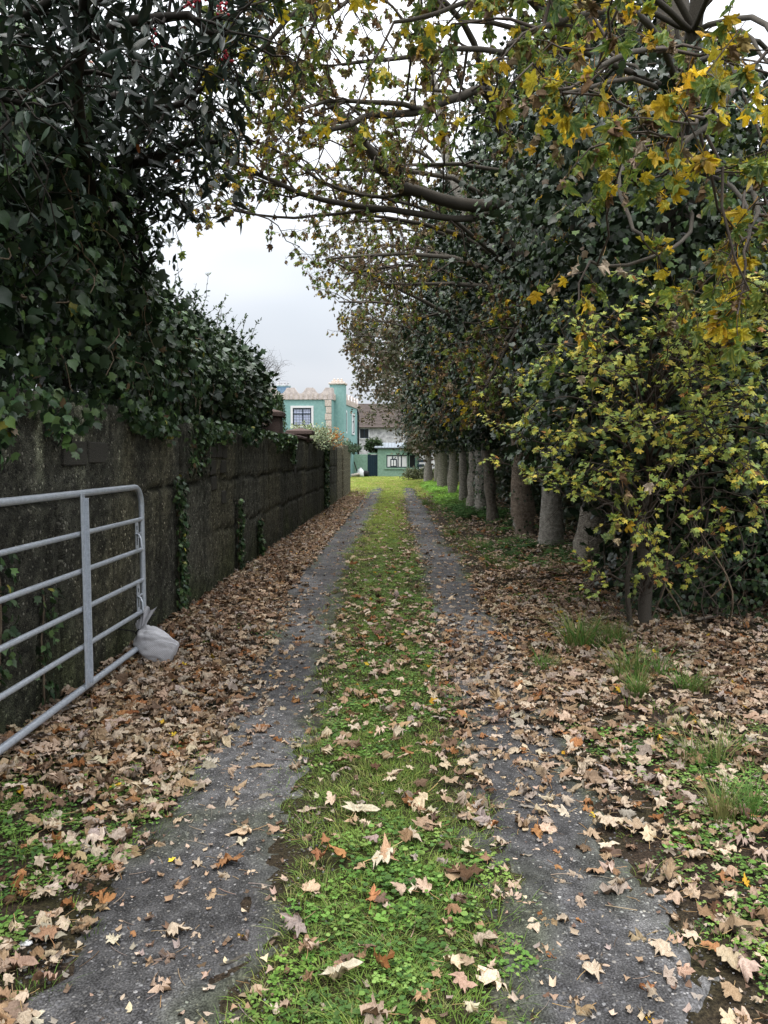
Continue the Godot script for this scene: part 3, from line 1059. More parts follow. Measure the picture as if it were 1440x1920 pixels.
func build_outbuildings() -> void:
	# white house with a tiled roof, behind
	var w := thing("cottage", "white rendered house with a brown tiled roof behind the green shed", "house")
	var D := 72.0
	var a := P(660, 858, D)
	var e := P(850, 858, D)
	var eave := P(700, 800, D).y
	var ridge := P(700, 757, D + 3.5).y
	var b := MB.new()
	b.box(Vector3(e.x - a.x, eave, 7.0), Transform3D(Basis(), Vector3((a.x + e.x) * .5, eave * .5, -D - 3.5)))
	obj("wall", b, M.render_white, w)
	var rf := MB.new()
	var l0 := Vector3(a.x - .3, eave - .1, -D + .3)
	var r0 := Vector3(e.x + .3, eave - .1, -D + .3)
	var l1 := Vector3(a.x - .3, ridge, -D - 3.5)
	var r1 := Vector3(e.x + .3, ridge, -D - 3.5)
	var l2 := Vector3(a.x - .3, eave - .1, -D - 7.3)
	var r2 := Vector3(e.x + .3, eave - .1, -D - 7.3)
	var rows := 18
	for k in rows:                                   # overlapping courses of tile
		var t0 := float(k) / rows
		var t1 := float(k + 1) / rows
		var up := Vector3(0, .05, .02)
		rf.poly([l0.lerp(l1, t0) + up, r0.lerp(r1, t0) + up, r0.lerp(r1, t1) + up * .2, l0.lerp(l1, t1) + up * .2], Vector3(0, 0, -D - 4))
		rf.poly([l0.lerp(l1, t0), r0.lerp(r1, t0), r0.lerp(r1, t0) + up, l0.lerp(l1, t0) + up], Vector3(0, 0, -D - 4))
	rf.poly([l1, r1, r2, l2], Vector3(0, 0, -D))
	rf.poly([l0, l1, l2], Vector3(e.x, 0, -D)); rf.poly([r0, r1, r2], Vector3(a.x, 0, -D))
	obj("roof", rf, M.tile, w)
	var wp := P(683, 813, D)
	window(w, Vector3(wp.x, wp.y, -D), Vector3.RIGHT, .8, .85, [-1.0, 0.0, 1.0], [], M.black, M.render_white)

	# flat green shed
	var s := thing("shed", "low pale green shed with a dark framed window at the end of the lane", "shed")
	D = 58.0
	a = P(708, 895, D); e = P(786, 895, D)
	var top := P(745, 841, D).y
	b = MB.new()
	b.box(Vector3(e.x - a.x, top, 4.0), Transform3D(Basis(), Vector3((a.x + e.x) * .5, top * .5, -D - 2.0)))
	obj("wall", b, M.render_green, s)
	var ro := MB.new()
	for k in 14:
		ro.box(Vector3((e.x - a.x + .5) / 14.0 - .02, .06, 4.4), Transform3D(Basis(Vector3.RIGHT, .10), Vector3(a.x - .25 + (k + .5) * (e.x - a.x + .5) / 14.0, top + .27, -D - 2.0)), .01)
	var sheet := obj("roof", ro, M.slab_roof, s)
	sheet.set_meta("kind", "stuff")
	var fa := MB.new()
	fa.box(Vector3(e.x - a.x + .3, .10, .05), Transform3D(Basis(), Vector3((a.x + e.x) * .5, top + .02, -D + .04)))
	obj("fascia", fa, M.slab_roof, s)
	var c := (P(725, 853, D) + P(764, 877, D)) * .5
	window(s, Vector3(c.x, c.y, -D), Vector3.RIGHT, 1.6, .95, [-1.0, -.42, .10, .42, 1.0], [], M.white_paint, M.render_green)
	c = (P(766, 853, D) + P(778, 877, D)) * .5
	window(s, Vector3(c.x + .02, c.y, -D), Vector3.RIGHT, .48, .95, [-1.0, 1.0], [], M.black, M.render_green)
	c = P(738, 868, D)
	var iw := MB.new()
	iw.box(Vector3(.48, .62, .03), Transform3D(Basis(), Vector3(c.x, c.y, -D + .06)), .004)
	var ip := obj("small_casement", iw, M.frame_dark, s)
	for k in 2:
		var pn := MB.new()
		pn.box(Vector3(.14, .44, .012), Transform3D(Basis(), Vector3(c.x + (k - .5) * .2, c.y, -D + .079)))
		obj("pane", pn, M.white_paint, ip)
	# stacked sleepers at its right
	var st := thing("timber_stack", "dark stack of timber against the right corner of the green shed", "timber", P(789, 893, D - .6))
	for k in 4:
		var q := MB.new()
		q.box(Vector3(.5, .2, 1.2), Transform3D(Basis(), Vector3(.05 * (k % 2), .12 + k * .34, 0)), .015)
		obj("beam", q, M.frame_dark, st)
	# garden wall and door
	var g := thing("garden_wall", "pale green yard wall between the turquoise house and the shed", "wall")
	var ga := P(664, 895, D + .6)
	var gt := P(680, 852, D).y
	b = MB.new()
	b.box(Vector3(P(689, 895, D).x - ga.x, gt, .22), Transform3D(Basis(), Vector3((ga.x + P(689, 895, D).x) * .5, gt * .5, -D - .2)), .01)
	b.box(Vector3(P(708, 895, D).x - P(689, 895, D).x - .006, .10, .2), Transform3D(Basis(), Vector3((P(689, 895, D).x + P(708, 895, D).x) * .5, gt + .06, -D - .2)), .01)
	obj("wall", b, M.render_green, g)
	var d := MB.new()
	var dx0 := P(689, 895, D).x
	var dx1 := P(708, 895, D).x
	for k in 5:
		var bw := (dx1 - dx0) / 5.0
		d.box(Vector3(bw - .008, gt - .06, .05), Transform3D(Basis(), Vector3(dx0 + bw * (k + .5), gt * .5, -D - .14)), .006)
	var dt := thing("yard_door", "dark blue boarded door between the yard wall and the shed", "door")
	d.box(Vector3(dx1 - dx0 - .01, gt - .08, .02), Transform3D(Basis(), Vector3((dx0 + dx1) * .5, gt * .5, -D - .172)))
	obj("boards", d, M.door_teal, dt).set_meta("kind", "stuff")
	var hd := MB.new()
	hd.box(Vector3(.05, .12, .04), Transform3D(Basis(), Vector3(dx1 - .16, 1.02, -D - .10)), .01)
	obj("handle", hd, M.black, dt)
	# odds and ends dumped by the wall
	var bag := thing("rubbish_sack", "pale plastic sack slumped against the yard wall by the door", "sack", P(676, 897, D - 1.5) * Vector3(1, 0, 1))
	var sm := MB.new()
	for y in 7:
		for x in 13:
			var an := TAU * x / 12.0
			var hh: float = [0, .03, .2, .42, .58, .68, .74][y]
			var rr: float = [0, .26, .31, .27, .17, .06, .09][y]
			rr *= 1.0 + .18 * sin(an * 3 + y)
			sm.vert(Vector3(cos(an) * rr, hh, sin(an) * rr), Vector3.UP)
	sm.grid(13, 7); sm.orient_out(Vector3(0, .3, 0))
	obj("sack", sm, M.white_paint, bag)
	var tub := thing("dark_tub", "black half barrel lying beside the pale sack near the yard door", "tub", P(683.5, 897, D - 1.3) * Vector3(1, 0, 1) + Vector3.UP * .24)
	sm = MB.new()
	sm.tube(PackedVector3Array([Vector3(-.3, 0, 0), Vector3(-.29, 0, 0), Vector3(.1, 0, .1), Vector3(.3, 0, .15)]), PackedFloat32Array([.24, .26, .27, .22]), 14, true)
	obj("barrel", sm, M.black, tub)
	var lg := thing("fallen_plank", "brown plank leaning by the yard wall near the sack", "plank")
	sm = MB.new()
	sm.tube(PackedVector3Array([P(664, 866, D - .4), P(671, 889, D - .9)]), PackedFloat32Array([.04, .05]), 6, true)
	obj("plank", sm, M.dark_limb, lg)
	var log_ := thing("cut_log", "pale cut log on the grass left of the sack", "log", P(668, 896, D - 1.9) * Vector3(1, 0, 1) + Vector3.UP * .14)
	sm = MB.new()
	sm.tube(PackedVector3Array([Vector3(-.35, .0, 0), Vector3(.25, .12, .05)]), PackedFloat32Array([.12, .10]), 9, true)
	obj("log", sm, M.cream, log_)


# ---------------------------------------------------------------- boughs and masses of leaves
func along(pts: PackedVector3Array, t: float) -> Vector3:
	var f := t * (pts.size() - 1)
	var k := mini(int(f), pts.size() - 2)
	return pts[k].lerp(pts[k + 1], f - k)

func bough(pts: PackedVector3Array, r0: float, r1: float, o: Dictionary, fine: MB, r: RandomNumberGenerator, place: Callable) -> void:
	# side branches and twigs along a limb, and leaves on the twigs
	var len := 0.0
	for k in pts.size() - 1: len += pts[k].distance_to(pts[k + 1])
	var subs := int(len * o.get("subs", 3.0)) + 1
	for s in subs:
		var t := pow(r.randf(), .7) * .85 + .15 if s > 0 else 1.0
		var p := along(pts, t)
		var ahead := (along(pts, minf(t + .05, 1.0)) - along(pts, maxf(t - .05, 0.0))).normalized()
		var d = (ahead * .7 + rv(r) * .95 + Vector3.UP * o.get("lift", .1)).normalized()
		var sl: float = o.get("sub_len", .8) * r.randf_range(.5, 1.2)
		var sp := arc(p, p + d * sl, r.randf_range(-.05, .18), 4, r, .07)
		var sr := minf(lerpf(r0, r1, t) * .6, .014)
		fine.tube(sp, taper(5, sr, .004), 4)
		for w in int(o.get("twigs", 4)):
			var q := along(sp, r.randf_range(.25, 1.0) if w > 0 else 1.0)
			var d2 = (d * .6 + rv(r) + Vector3.DOWN * o.get("droop", .2)).normalized()
			var tl: float = o.get("twig_len", .25) * r.randf_range(.5, 1.3)
			var tp := arc(q, q + d2 * tl, .1, 2, r, .05)
			fine.tube(tp, taper(3, .0042, .0022), 3)
			for l in int(o.get("leaves", 5)):
				if r.randf() < .12: continue
				place.call(along(tp, r.randf_range(.3, 1.0)), d2)

const SYC := [Color(.20, .22, .05), Color(.30, .30, .06), Color(.62, .46, .05), Color(.55, .36, .05), Color(.34, .24, .08), Color(.24, .145, .07), Color(.32, .23, .14)]

func place_sycamore(bag: Bag, r: RandomNumberGenerator, size: float, dry: float, p: Vector3, d: Vector3, green := .62) -> void:
	var hang := (d * .5 + rv(r) * .6 + Vector3.DOWN * .75).normalized()
	var nrm := (rv(r) * .8 + Vector3.UP * .8).normalized()
	var s := size * r.randf_range(.65, 1.25)
	var q := r.randf()
	if q < dry:
		bag.add(6 + r.randi() % 2, leaf_xf(p, (hang + Vector3.DOWN).normalized(), rv(r), s * .95), vary([Color(.24, .165, .095), Color(.17, .11, .06), Color(.32, .25, .17), Color(.22, .18, .07)][r.randi() % 4], r))
	elif q < dry + (1.0 - dry) * green:
		bag.add(r.randi() % 3, leaf_xf(p, hang, nrm, s), vary([Color(.48, .45, .24), Color(.56, .51, .22), Color(.38, .37, .25), Color(.62, .52, .20)][r.randi() % 4], r))
	else:
		bag.add(3 + r.randi() % 3, leaf_xf(p, hang, nrm, s), vary([Color(.68, .54, .08), Color(.58, .48, .08), Color(.46, .42, .09), Color(.58, .40, .08)][r.randi() % 4], r))

func syc_bag() -> Bag:
	return Bag.new([[shapes.syc[0], M.syc_green], [shapes.syc[1], M.syc_green], [shapes.syc[2], M.syc_green], [shapes.syc[0], M.syc_yellow], [shapes.syc[1], M.syc_yellow], [shapes.syc[2], M.syc_yellow], [shapes.dry[0], M.dead], [shapes.dry[1], M.dead]])

const IVY := [Color(.036, .068, .028), Color(.050, .090, .038), Color(.028, .052, .026), Color(.075, .125, .045)]

func ivy_leaf(bag: Bag, r: RandomNumberGenerator, p: Vector3, out: Vector3, size: float, bright := 1.0) -> void:
	var n := (out + rv(r) * .75 + Vector3.UP * .35).normalized()
	var d := (Vector3.DOWN * .8 + out * .35 + rv(r) * .7).normalized()
	var c := vary(IVY[r.randi() % 4] * bright, r, .35)
	var odd := r.randf()
	if odd < .010: c = Color(.28, .26, .05)
	elif odd < .05: c = vary(Color(.12, .20, .06), r, .3)
	elif odd < .062: c = Color(.14, .09, .05)
	bag.add(r.randi() % 3, leaf_xf(p, d, n, size * r.randf_range(.55, 1.2)), c)

func ivy_bag() -> Bag:
	return Bag.new([[shapes.ivy[0], M.ivy], [shapes.ivy[1], M.ivy], [shapes.ivy[2], M.ivy]])

func cluster_bag(name_: String, m: Material) -> Bag:
	return Bag.new([[shapes[name_][0], m], [shapes[name_][1], m]])

func any_xf(r: RandomNumberGenerator, p: Vector3, out: Vector3, s: float) -> Transform3D:
	return leaf_xf(p, (out + rv(r) * .8).normalized(), (Vector3.UP + rv(r) * .7).normalized(), s * r.randf_range(.75, 1.3))


# ---------------------------------------------------------------- the growth on and over the left wall
func hedge_section(z: float) -> Array:      # centre and half sizes of the mass at this distance
	var near := smoothstep(-6.8, -4.6, z)
	var end := smoothstep(-13.4, -11.4, z)
	var cx := -2.62 + .02 * near
	var rx := lerpf(.72, .95, near) * (.35 + .65 * end)
	var top := lerpf(3.12, 3.85, near) + nz.get_noise_1d(z * 40.0) * .28
	var low := lerpf(1.70, 1.62, near) - .28 * smoothstep(-4.2, -2.8, z)
	top = lerpf(2.3, top, end)
	return [cx, (top + low) * .5, rx, (top - low) * .5]

func build_left_growth() -> void:
	var r := rng_of(501)
	var h := thing("ivy_hedge", "dense dark ivy spilling over the top of the left wall", "ivy", Vector3(-2.6, 0, -7))
	var off := -h.position
	var one := ivy_bag()
	var many := cluster_bag("ivy_cluster", M.ivy)
	for k in 21000:
		var z := -1.4 - 12.6 * pow(r.randf(), 1.15)
		var s := hedge_section(z)
		var th := deg_to_rad(r.randf_range(-85, 120))
		var bump := 1.0 + nz.get_noise_3d(z * 55.0, th * 40.0, 3.0) * .45 + nz.get_noise_3d(z * 160.0, th * 110.0, 9.0) * .16
		var q: float = bump - r.randf() * .16
		var p := Vector3(s[0] + s[2] * cos(th) * q, s[1] + s[3] * sin(th) * q, z)
		if p.y < 1.85 and p.x < wall_x(z) + .03: p.x = wall_x(z) + r.randf_range(.03, .12)
		ivy_leaf(one, r, p + off, Vector3(cos(th), sin(th) * .8, 0), .072, 1.0 + .5 * smoothstep(-6.0, -3.0, z))
	for k in 2600:
		var z := -1.2 - 12.8 * r.randf()
		var s := hedge_section(z)
		var th := deg_to_rad(r.randf_range(-80, 200))
		var q := r.randf_range(.35, .85)
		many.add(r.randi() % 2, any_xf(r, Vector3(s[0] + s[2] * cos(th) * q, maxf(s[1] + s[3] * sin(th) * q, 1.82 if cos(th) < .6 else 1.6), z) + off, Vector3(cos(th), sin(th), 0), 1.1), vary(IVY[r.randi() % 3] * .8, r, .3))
	commit(one, "leaf_mass", h, 280, "leaf")
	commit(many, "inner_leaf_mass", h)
	var stems := MB.new()
	for k in 90:
		var z := -1.5 - 10.5 * r.randf()
		var s := hedge_section(z)
		var th := deg_to_rad(r.randf_range(-70, 30))
		var a := Vector3(s[0] + s[2] * cos(th) * .95, s[1] + s[3] * sin(th), z)
		stems.tube(arc(a + off, a + off + Vector3(r.randf_range(-.1, .15), r.randf_range(-.5, .1), r.randf_range(-.5, .5)), r.randf_range(-.3, .3), 6, r, .1), taper(7, .005, .003), 4)
	obj("stems", stems, M.vine, h).set_meta("kind", "stuff")
	# young shoots standing up out of the top
	var shoots := MB.new()
	var sb := Bag.new([[shapes.oval[0], M.small_leaf], [shapes.oval[1], M.small_leaf]])
	for k in 60:
		var z := r.randf_range(-13.0, -6.2)
		var s := hedge_section(z)
		var p0 := Vector3(s[0] + s[2] * r.randf_range(-.3, .75), s[1] + s[3] * .8, z)
		var p1 := p0 + Vector3(r.randf_range(-.15, .35), r.randf_range(.15, .5) * (1.6 if r.randf() < .15 else 1.0), r.randf_range(-.3, .3))
		var pts := arc(p0 + off, p1 + off, .05, 5, r, .05)
		shoots.tube(pts, taper(6, .005, .002), 4)
		for l in 16:
			var tt := r.randf_range(.25, 1.0)
			sb.add(r.randi() % 2, leaf_xf(along(pts, tt), ((p1 - p0).normalized() * .6 + rv(r)).normalized(), (Vector3.UP + rv(r) * .6).normalized(), r.randf_range(.035, .065)), vary(Color(.055, .095, .04), r, .35))
	obj("shoot_stems", shoots, M.twig, h).set_meta("kind", "stuff")
	commit(sb, "shoots", h)

	# cotoneaster tree leaning out over the wall
	r = rng_of(511)
	var t := thing("cotoneaster_tree", "dark evergreen tree with long leaves and red berries arching over the left wall", "tree", Vector3(-2.75, 0, -5.6))
	off = -t.position
	var trunk := MB.new()
	var base := P(185, 455, 5.3)
	trunk.tube(PackedVector3Array([Vector3(0, -.1, 0), Vector3(.1, 1.2, .0), base + off + Vector3(-.25, -.6, 0), base + off]), PackedFloat32Array([.14, .12, .10, .08]), 9)
	obj("trunk", trunk, M.dark_limb, t)
	var fine := MB.new()
	var bag := Bag.new([[shapes.cot[0], M.cot], [shapes.cot[1], M.cot]])
	var inner := cluster_bag("cot_cluster", M.cot)
	var put := func(p: Vector3, d: Vector3) -> void:
		var c := vary([Color(.026, .046, .030), Color(.04, .068, .045), Color(.02, .036, .024), Color(.055, .085, .058)][r.randi() % 4], r, .3)
		var u := r.randf()
		if u < .008: c = Color(.32, .10, .03)
		bag.add(r.randi() % 2, leaf_xf(p, (d * .7 + rv(r) * .8 + Vector3.DOWN * .15).normalized(), (Vector3.UP + rv(r) * .7).normalized(), r.randf_range(.055, .092)), c)
	var routes := [
		[base + off, P(238, 330, 5.0) + off, P(300, 288, 4.9) + off, P(360, 262, 4.8) + off, P(405, 270, 4.7) + off],
		[base + off, P(215, 400, 5.1) + off, P(290, 345, 5.2) + off, P(345, 320, 5.2) + off],
		[base + off, P(150, 300, 4.9) + off, P(200, 180, 4.6) + off, P(310, 200, 4.4) + off, P(400, 160, 4.3) + off],
		[base + off, P(120, 330, 4.8) + off, P(90, 200, 4.2) + off, P(190, 60, 3.9) + off, P(330, 30, 3.8) + off, P(420, 70, 3.8) + off],
		[base + off, P(60, 300, 4.6) + off, P(-60, 120, 4.0) + off, P(60, 20, 3.5) + off, P(230, -60, 3.3) + off],
		[base + off, P(30, 360, 4.4) + off, P(-120, 280, 3.8) + off, P(-160, 150, 3.3) + off, P(40, 190, 3.2) + off],
		[base + off, P(170, 350, 5.4) + off, P(150, 220, 5.8) + off, P(250, 120, 6.0) + off, P(380, 120, 6.0) + off],
		[base + off, P(140, 360, 5.6) + off, P(60, 200, 6.2) + off, P(40, 60, 6.6) + off, P(150, -80, 6.6) + off],
		[base + off, P(250, 260, 4.8) + off, P(330, 130, 4.5) + off, P(400, 20, 4.3) + off, P(430, -120, 4.2) + off],
		[base + off, P(100, 420, 5.0) + off, P(30, 420, 4.3) + off, P(-60, 440, 3.6) + off],
		[base + off, P(-40, 260, 5.4) + off, P(-300, 100, 5.6) + off, P(-500, -100, 5.6) + off],
		[base + off, P(20, 140, 4.4) + off, P(-200, -100, 3.6) + off, P(-300, -300, 3.2) + off],
		[base + off, P(150, 200, 4.0) + off, P(160, 0, 3.2) + off, P(260, -250, 2.9) + off],
	]
	for k in routes.size():
		var pts := PackedVector3Array()
		var rough: Array = routes[k]
		for q in 13:
			var f := q / 12.0 * (rough.size() - 1)
			var j := mini(int(f), rough.size() - 2)
			pts.append(rough[maxi(j, 0)].cubic_interpolate(rough[j + 1], rough[maxi(j - 1, 0)], rough[mini(j + 2, rough.size() - 1)], f - j) + rv(r) * .015)
		var mb := MB.new()
		mb.tube(pts, taper(13, [.05, .03, .045, .055, .05, .045, .04, .04, .035, .03, .05, .05, .04][k], .012), 7)
		obj("limb", mb, M.dark_limb, t)
		bough(pts.slice(3), .03, .01, {"subs": 9.0, "sub_len": .46, "twigs": 4, "twig_len": .18, "leaves": 5, "droop": -.1, "lift": .25}, fine, r, put)
		for q in 34:
			var p := along(pts, r.randf_range(.2, 1.0)) + rv(r) * r.randf_range(.08, .42)
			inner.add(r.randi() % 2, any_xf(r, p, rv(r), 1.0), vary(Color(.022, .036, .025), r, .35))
	# bare inner stems
	for k in 60:
		var a: Vector3 = base + off + rv(r) * .35
		var b := P(r.randf_range(-60, 400), r.randf_range(150, 420), r.randf_range(4.6, 6.2)) + off
		fine.tube(arc(a, b, r.randf_range(-.05, .2), 7, r, .06), taper(8, .012, .004), 4)
	obj("twigs", fine, M.dark_limb, t).set_meta("kind", "stuff")
	commit(bag, "leaf_mass", t, 260, "leaf")
	commit(inner, "inner_leaf_mass", t)
	for q in [[355, 3, 3.7], [415, 12, 3.7], [297, 72, 3.7], [375, -12, 3.6], [425, 108, 3.9]]:
		var mb := MB.new()
		var c := P(q[0], q[1], q[2]) + off
		for k in 26:
			var o := c + rv(r) * .045 * pow(r.randf(), .4)
			if k % 2: continue
			for y in 5:
				for x in 7: mb.vert(o + Vector3(sin(PI * y / 4.0) * cos(TAU * x / 6.0), cos(PI * y / 4.0), sin(PI * y / 4.0) * sin(TAU * x / 6.0)) * .0065, Vector3(sin(PI * y / 4.0) * cos(TAU * x / 6.0), cos(PI * y / 4.0), sin(PI * y / 4.0) * sin(TAU * x / 6.0)))
			mb.grid(7, 5)
		obj("berry_cluster", mb, M.berry, t)

	# leafy shrub at the far end of the ivy, over the wall
	shrub("laurel_shrub", "fresh green leafy shrub rising over the wall just before the first pier", Vector3(-2.6, 1.5, -12.3), Vector3(.42, .95, .7), 520, 2400, Color(.085, .15, .05), .055)
	shrub("wall_top_shrub", "small upright sprays of green leaves above the end of the ivy", Vector3(-2.5, 2.5, -8.9), Vector3(.4, .75, .7), 521, 800, Color(.06, .10, .05), .045)
	shrub("variegated_creeper", "pale silvery green creeper trailing over the wall past the second pier", Vector3(-2.05, 1.85, -19.2), Vector3(.55, .42, 2.2), 522, 4200, Color(.30, .36, .20), .06)
	shrub("orange_shrub", "rust orange flowering shrub on top of the wall", Vector3(-2.1, 1.95, -23.4), Vector3(.55, .36, .9), 523, 2200, Color(.52, .24, .05), .06)
	shrub("wall_end_creeper", "green creeper at the very end of the wall by the yard", Vector3(-1.95, 1.75, -30.2), Vector3(.4, .42, 1.3), 524, 1400, Color(.07, .12, .06), .07)
	# a slim cypress
	var cy := thing("cypress", "small slim green cypress behind the first pier", "tree", Vector3(P(523, 790, 17).x, 0, -17))
	var st := MB.new()
	st.tube(PackedVector3Array([Vector3.ZERO, Vector3(0, 2.6, 0)]), PackedFloat32Array([.05, .02]), 6)
	obj("trunk", st, M.limb, cy)
	var cb := cluster_bag("ivy_fine", M.small_leaf)
	r = rng_of(531)
	for k in 420:
		var y := r.randf_range(.5, 2.78)
		var a := r.randf() * TAU
		var rr := .26 * pow(clampf((2.85 - y) / 1.8, 0, 1), .8) * r.randf_range(.5, 1.0)
		cb.add(r.randi() % 2, leaf_xf(Vector3(cos(a) * rr, y, sin(a) * rr), Vector3(cos(a) * .3, 1, sin(a) * .3), Vector3(cos(a), .2, sin(a)), .42), vary(Color(.06, .10, .035), r, .3))
	commit(cb, "foliage", cy)
	# leafless tree in the distance
	r = rng_of(533)
	var bt := thing("bare_tree", "faint leafless tree far behind the ivy", "tree", Vector3(P(468, 700, 42).x, 0, -42))
	st = MB.new()
	st.tube(arc(Vector3.ZERO, Vector3(.2, 4.2, 0), 0, 6, r, .03), taper(7, .16, .08), 7)
	obj("trunk", st, M.limb, bt)
	var tw := MB.new()
	for k in 16:
		var a := Vector3(.1, r.randf_range(2.4, 4.2), 0)
		var b := Vector3(r.randf_range(-1.8, 1.8), r.randf_range(4.5, 7.2), r.randf_range(-1.5, 1.5))
		var pts := arc(a, b, .1, 6, r, .05)
		tw.tube(pts, taper(7, .05, .01), 5)
		bough(pts, .03, .01, {"subs": 4, "sub_len": .9, "twigs": 5, "twig_len": .5, "leaves": 0}, tw, r, func(_p, _d): pass)
	obj("branches", tw, M.limb, bt).set_meta("kind", "stuff")

	# ivy climbing the face of the wall
	var runs := [[-6.72, .02, 1.30, .10, 520, "dark ivy strip climbing the near wall face just past the sandbag"], [-9.25, .0, .95, .07, 260, "thin ivy strip low on the wall at the first long crack"], [-10.6, .0, .62, .07, 240, "short tuft of ivy in the crack low on the wall"], [-20.6, .05, 1.85, .36, 1700, "broad curtain of ivy hanging down the far end of the wall"],
		[-4.1, .0, .75, .08, 80, "sparse ivy on the wall base behind the gate"], [-3.65, .35, 1.0, .10, 55, "few ivy leaves on the wall seen between the gate rails"], [-7.35, 1.3, 1.75, .32, 170, "scattered ivy leaves below the top of the wall"], [-14.0, 1.35, 1.85, .22, 160, "bright ivy sprig hanging from the wall top between the piers"]]
	for q in runs:
		var c := thing("wall_ivy", q[5], "ivy", Vector3(wall_x(q[0]), 0, q[0]), "ivy on the wall face")
		var b := ivy_bag()
		r = rng_of(540 + int(absf(q[0]) * 10))
		var stem := PackedVector3Array()
		for k in 9:
			var y := lerpf(q[1], q[2], k / 8.0)
			stem.append(Vector3(.02, y, nz.get_noise_1d(y * 80.0 + q[0]) * .08))
		var sm := MB.new()
		sm.tube(stem, taper(9, .008, .004), 5)
		obj("stem", sm, M.vine, c)
		for k in int(q[4]):
			var t2 := r.randf()
			var p := along(stem, t2) + Vector3(r.randf_range(.0, .05), 0, r.randfn(0, q[3] * .6) * (1.15 - t2 * .3))
			ivy_leaf(b, r, p, Vector3.RIGHT, .058 if q[0] > -12 else .075, 1.7 if q[0] == -14.0 else 1.0)
		commit(b, "leaf_mass", c, 30, "leaf")

func shrub(called: String, label: String, c: Vector3, size: Vector3, s: int, count: int, col: Color, leaf: float) -> void:
	var r := rng_of(s)
	var o := thing(called, label, "shrub", Vector3(c.x, 0, c.z))
	var f := MB.new()
	var b := Bag.new([[shapes.oval[0], M.small_leaf], [shapes.oval[1], M.small_leaf]])
	var n := int(count / 16.0)
	for k in n:
		var d := rv(r)
		d.y = absf(d.y) if r.randf() < .75 else d.y * .6
		var tip := Vector3(d.x * size.x, c.y + d.y * size.y, d.z * size.z) * Vector3(1, 1, 1)
		tip *= Vector3(1, 1, 1)
		tip += Vector3(d.x, d.y * .6, d.z) * nz.get_noise_3d(d.x * 90, d.y * 90, d.z * 90 + s) * .45
		var a := Vector3(d.x * size.x * .3, c.y - size.y * .25, d.z * size.z * .6)
		var pts := arc(a, tip, .06, 4, r, .06)
		f.tube(pts, taper(5, .007, .002), 4)
		for l in 16:
			var t := pow(r.randf(), .6)
			var dir := ((tip - a).normalized() * .7 + rv(r)).normalized()
			b.add(r.randi() % 2, leaf_xf(along(pts, t) + rv(r) * .05, dir, (Vector3.UP + rv(r) * .8).normalized(), leaf * r.randf_range(.6, 1.25)), vary(col, r, .4))
	obj("stems", f, M.twig, o).set_meta("kind", "stuff")
	commit(b, "foliage", o)


# ---------------------------------------------------------------- the row of ivy-clad sycamores
func tube_part(called: String, pts: PackedVector3Array, r0: float, r1: float, sides: int, m: Material, parent: Node, rough := 0.0) -> void:
	var mb := MB.new()
	mb.tube(pts, taper(pts.size(), r0, r1), sides, true, rough)
	obj(called, mb, m, parent)

func route(list: Array, n: int, off: Vector3, r: RandomNumberGenerator, jit := .012) -> PackedVector3Array:
	var out := PackedVector3Array()
	for q in n + 1:
		var f := float(q) / n * (list.size() - 1)
		var j := mini(int(f), list.size() - 2)
		out.append(list[j].cubic_interpolate(list[j + 1], list[maxi(j - 1, 0)], list[mini(j + 2, list.size() - 1)], f - j) + off + rv(r) * jit)
	return out

func build_trees() -> void:
	# x, z, trunk radius, lean of the trunk, what tells it apart, ivy on the trunk
	var row := [
		[2.62, -7.1, .24, .0, "nearest tree of the row, buried in dark ivy with large yellowing leaves", .7],
		[2.42, -9.65, .20, .05, "pale trunked ivy tree behind the maple bush, second in the row", .0],
		[2.95, -10.3, .17, .0, "pale trunk half hidden to the right of the second tree", .0],
		[2.30, -11.3, .17, .0, "third ivy tree in the row, pale trunk beside the maple bush", .0],
		[2.16, -12.9, .18, -.05, "reddish barked trunk with torn bark, left of the maple bush", .25],
		[2.30, -14.2, .13, .0, "slim trunk set back behind the dark leaning one", .5],
		[2.03, -15.8, .125, -.22, "slim dark trunk leaning towards the lane", .1],
		[2.05, -17.9, .19, .0, "trunk thick with ivy down to the ground", 1.0],
		[1.98, -19.6, .18, .05, "pale trunk just beyond the ivy covered one", .15],
		[1.97, -22.3, .14, .03, "narrow pale trunk in the middle of the row", .0],
		[1.99, -26.4, .18, -.10, "pale trunk leaning away, behind the bright green herbs", .0],
		[2.05, -32.5, .24, .02, "stout pale trunk with dead leaves at its foot", .0],
		[2.15, -39.0, .22, .0, "next to last trunk of the row, half in shade", .0],
		[1.85, -43.5, .24, .08, "last and farthest trunk of the row, leaning towards the shed", .0],
	]
	for k in row.size():
		var q: Array = row[k]
		ivy_tree(k, Vector3(q[0], 0, q[1]), q[2], q[3], q[4], q[5])

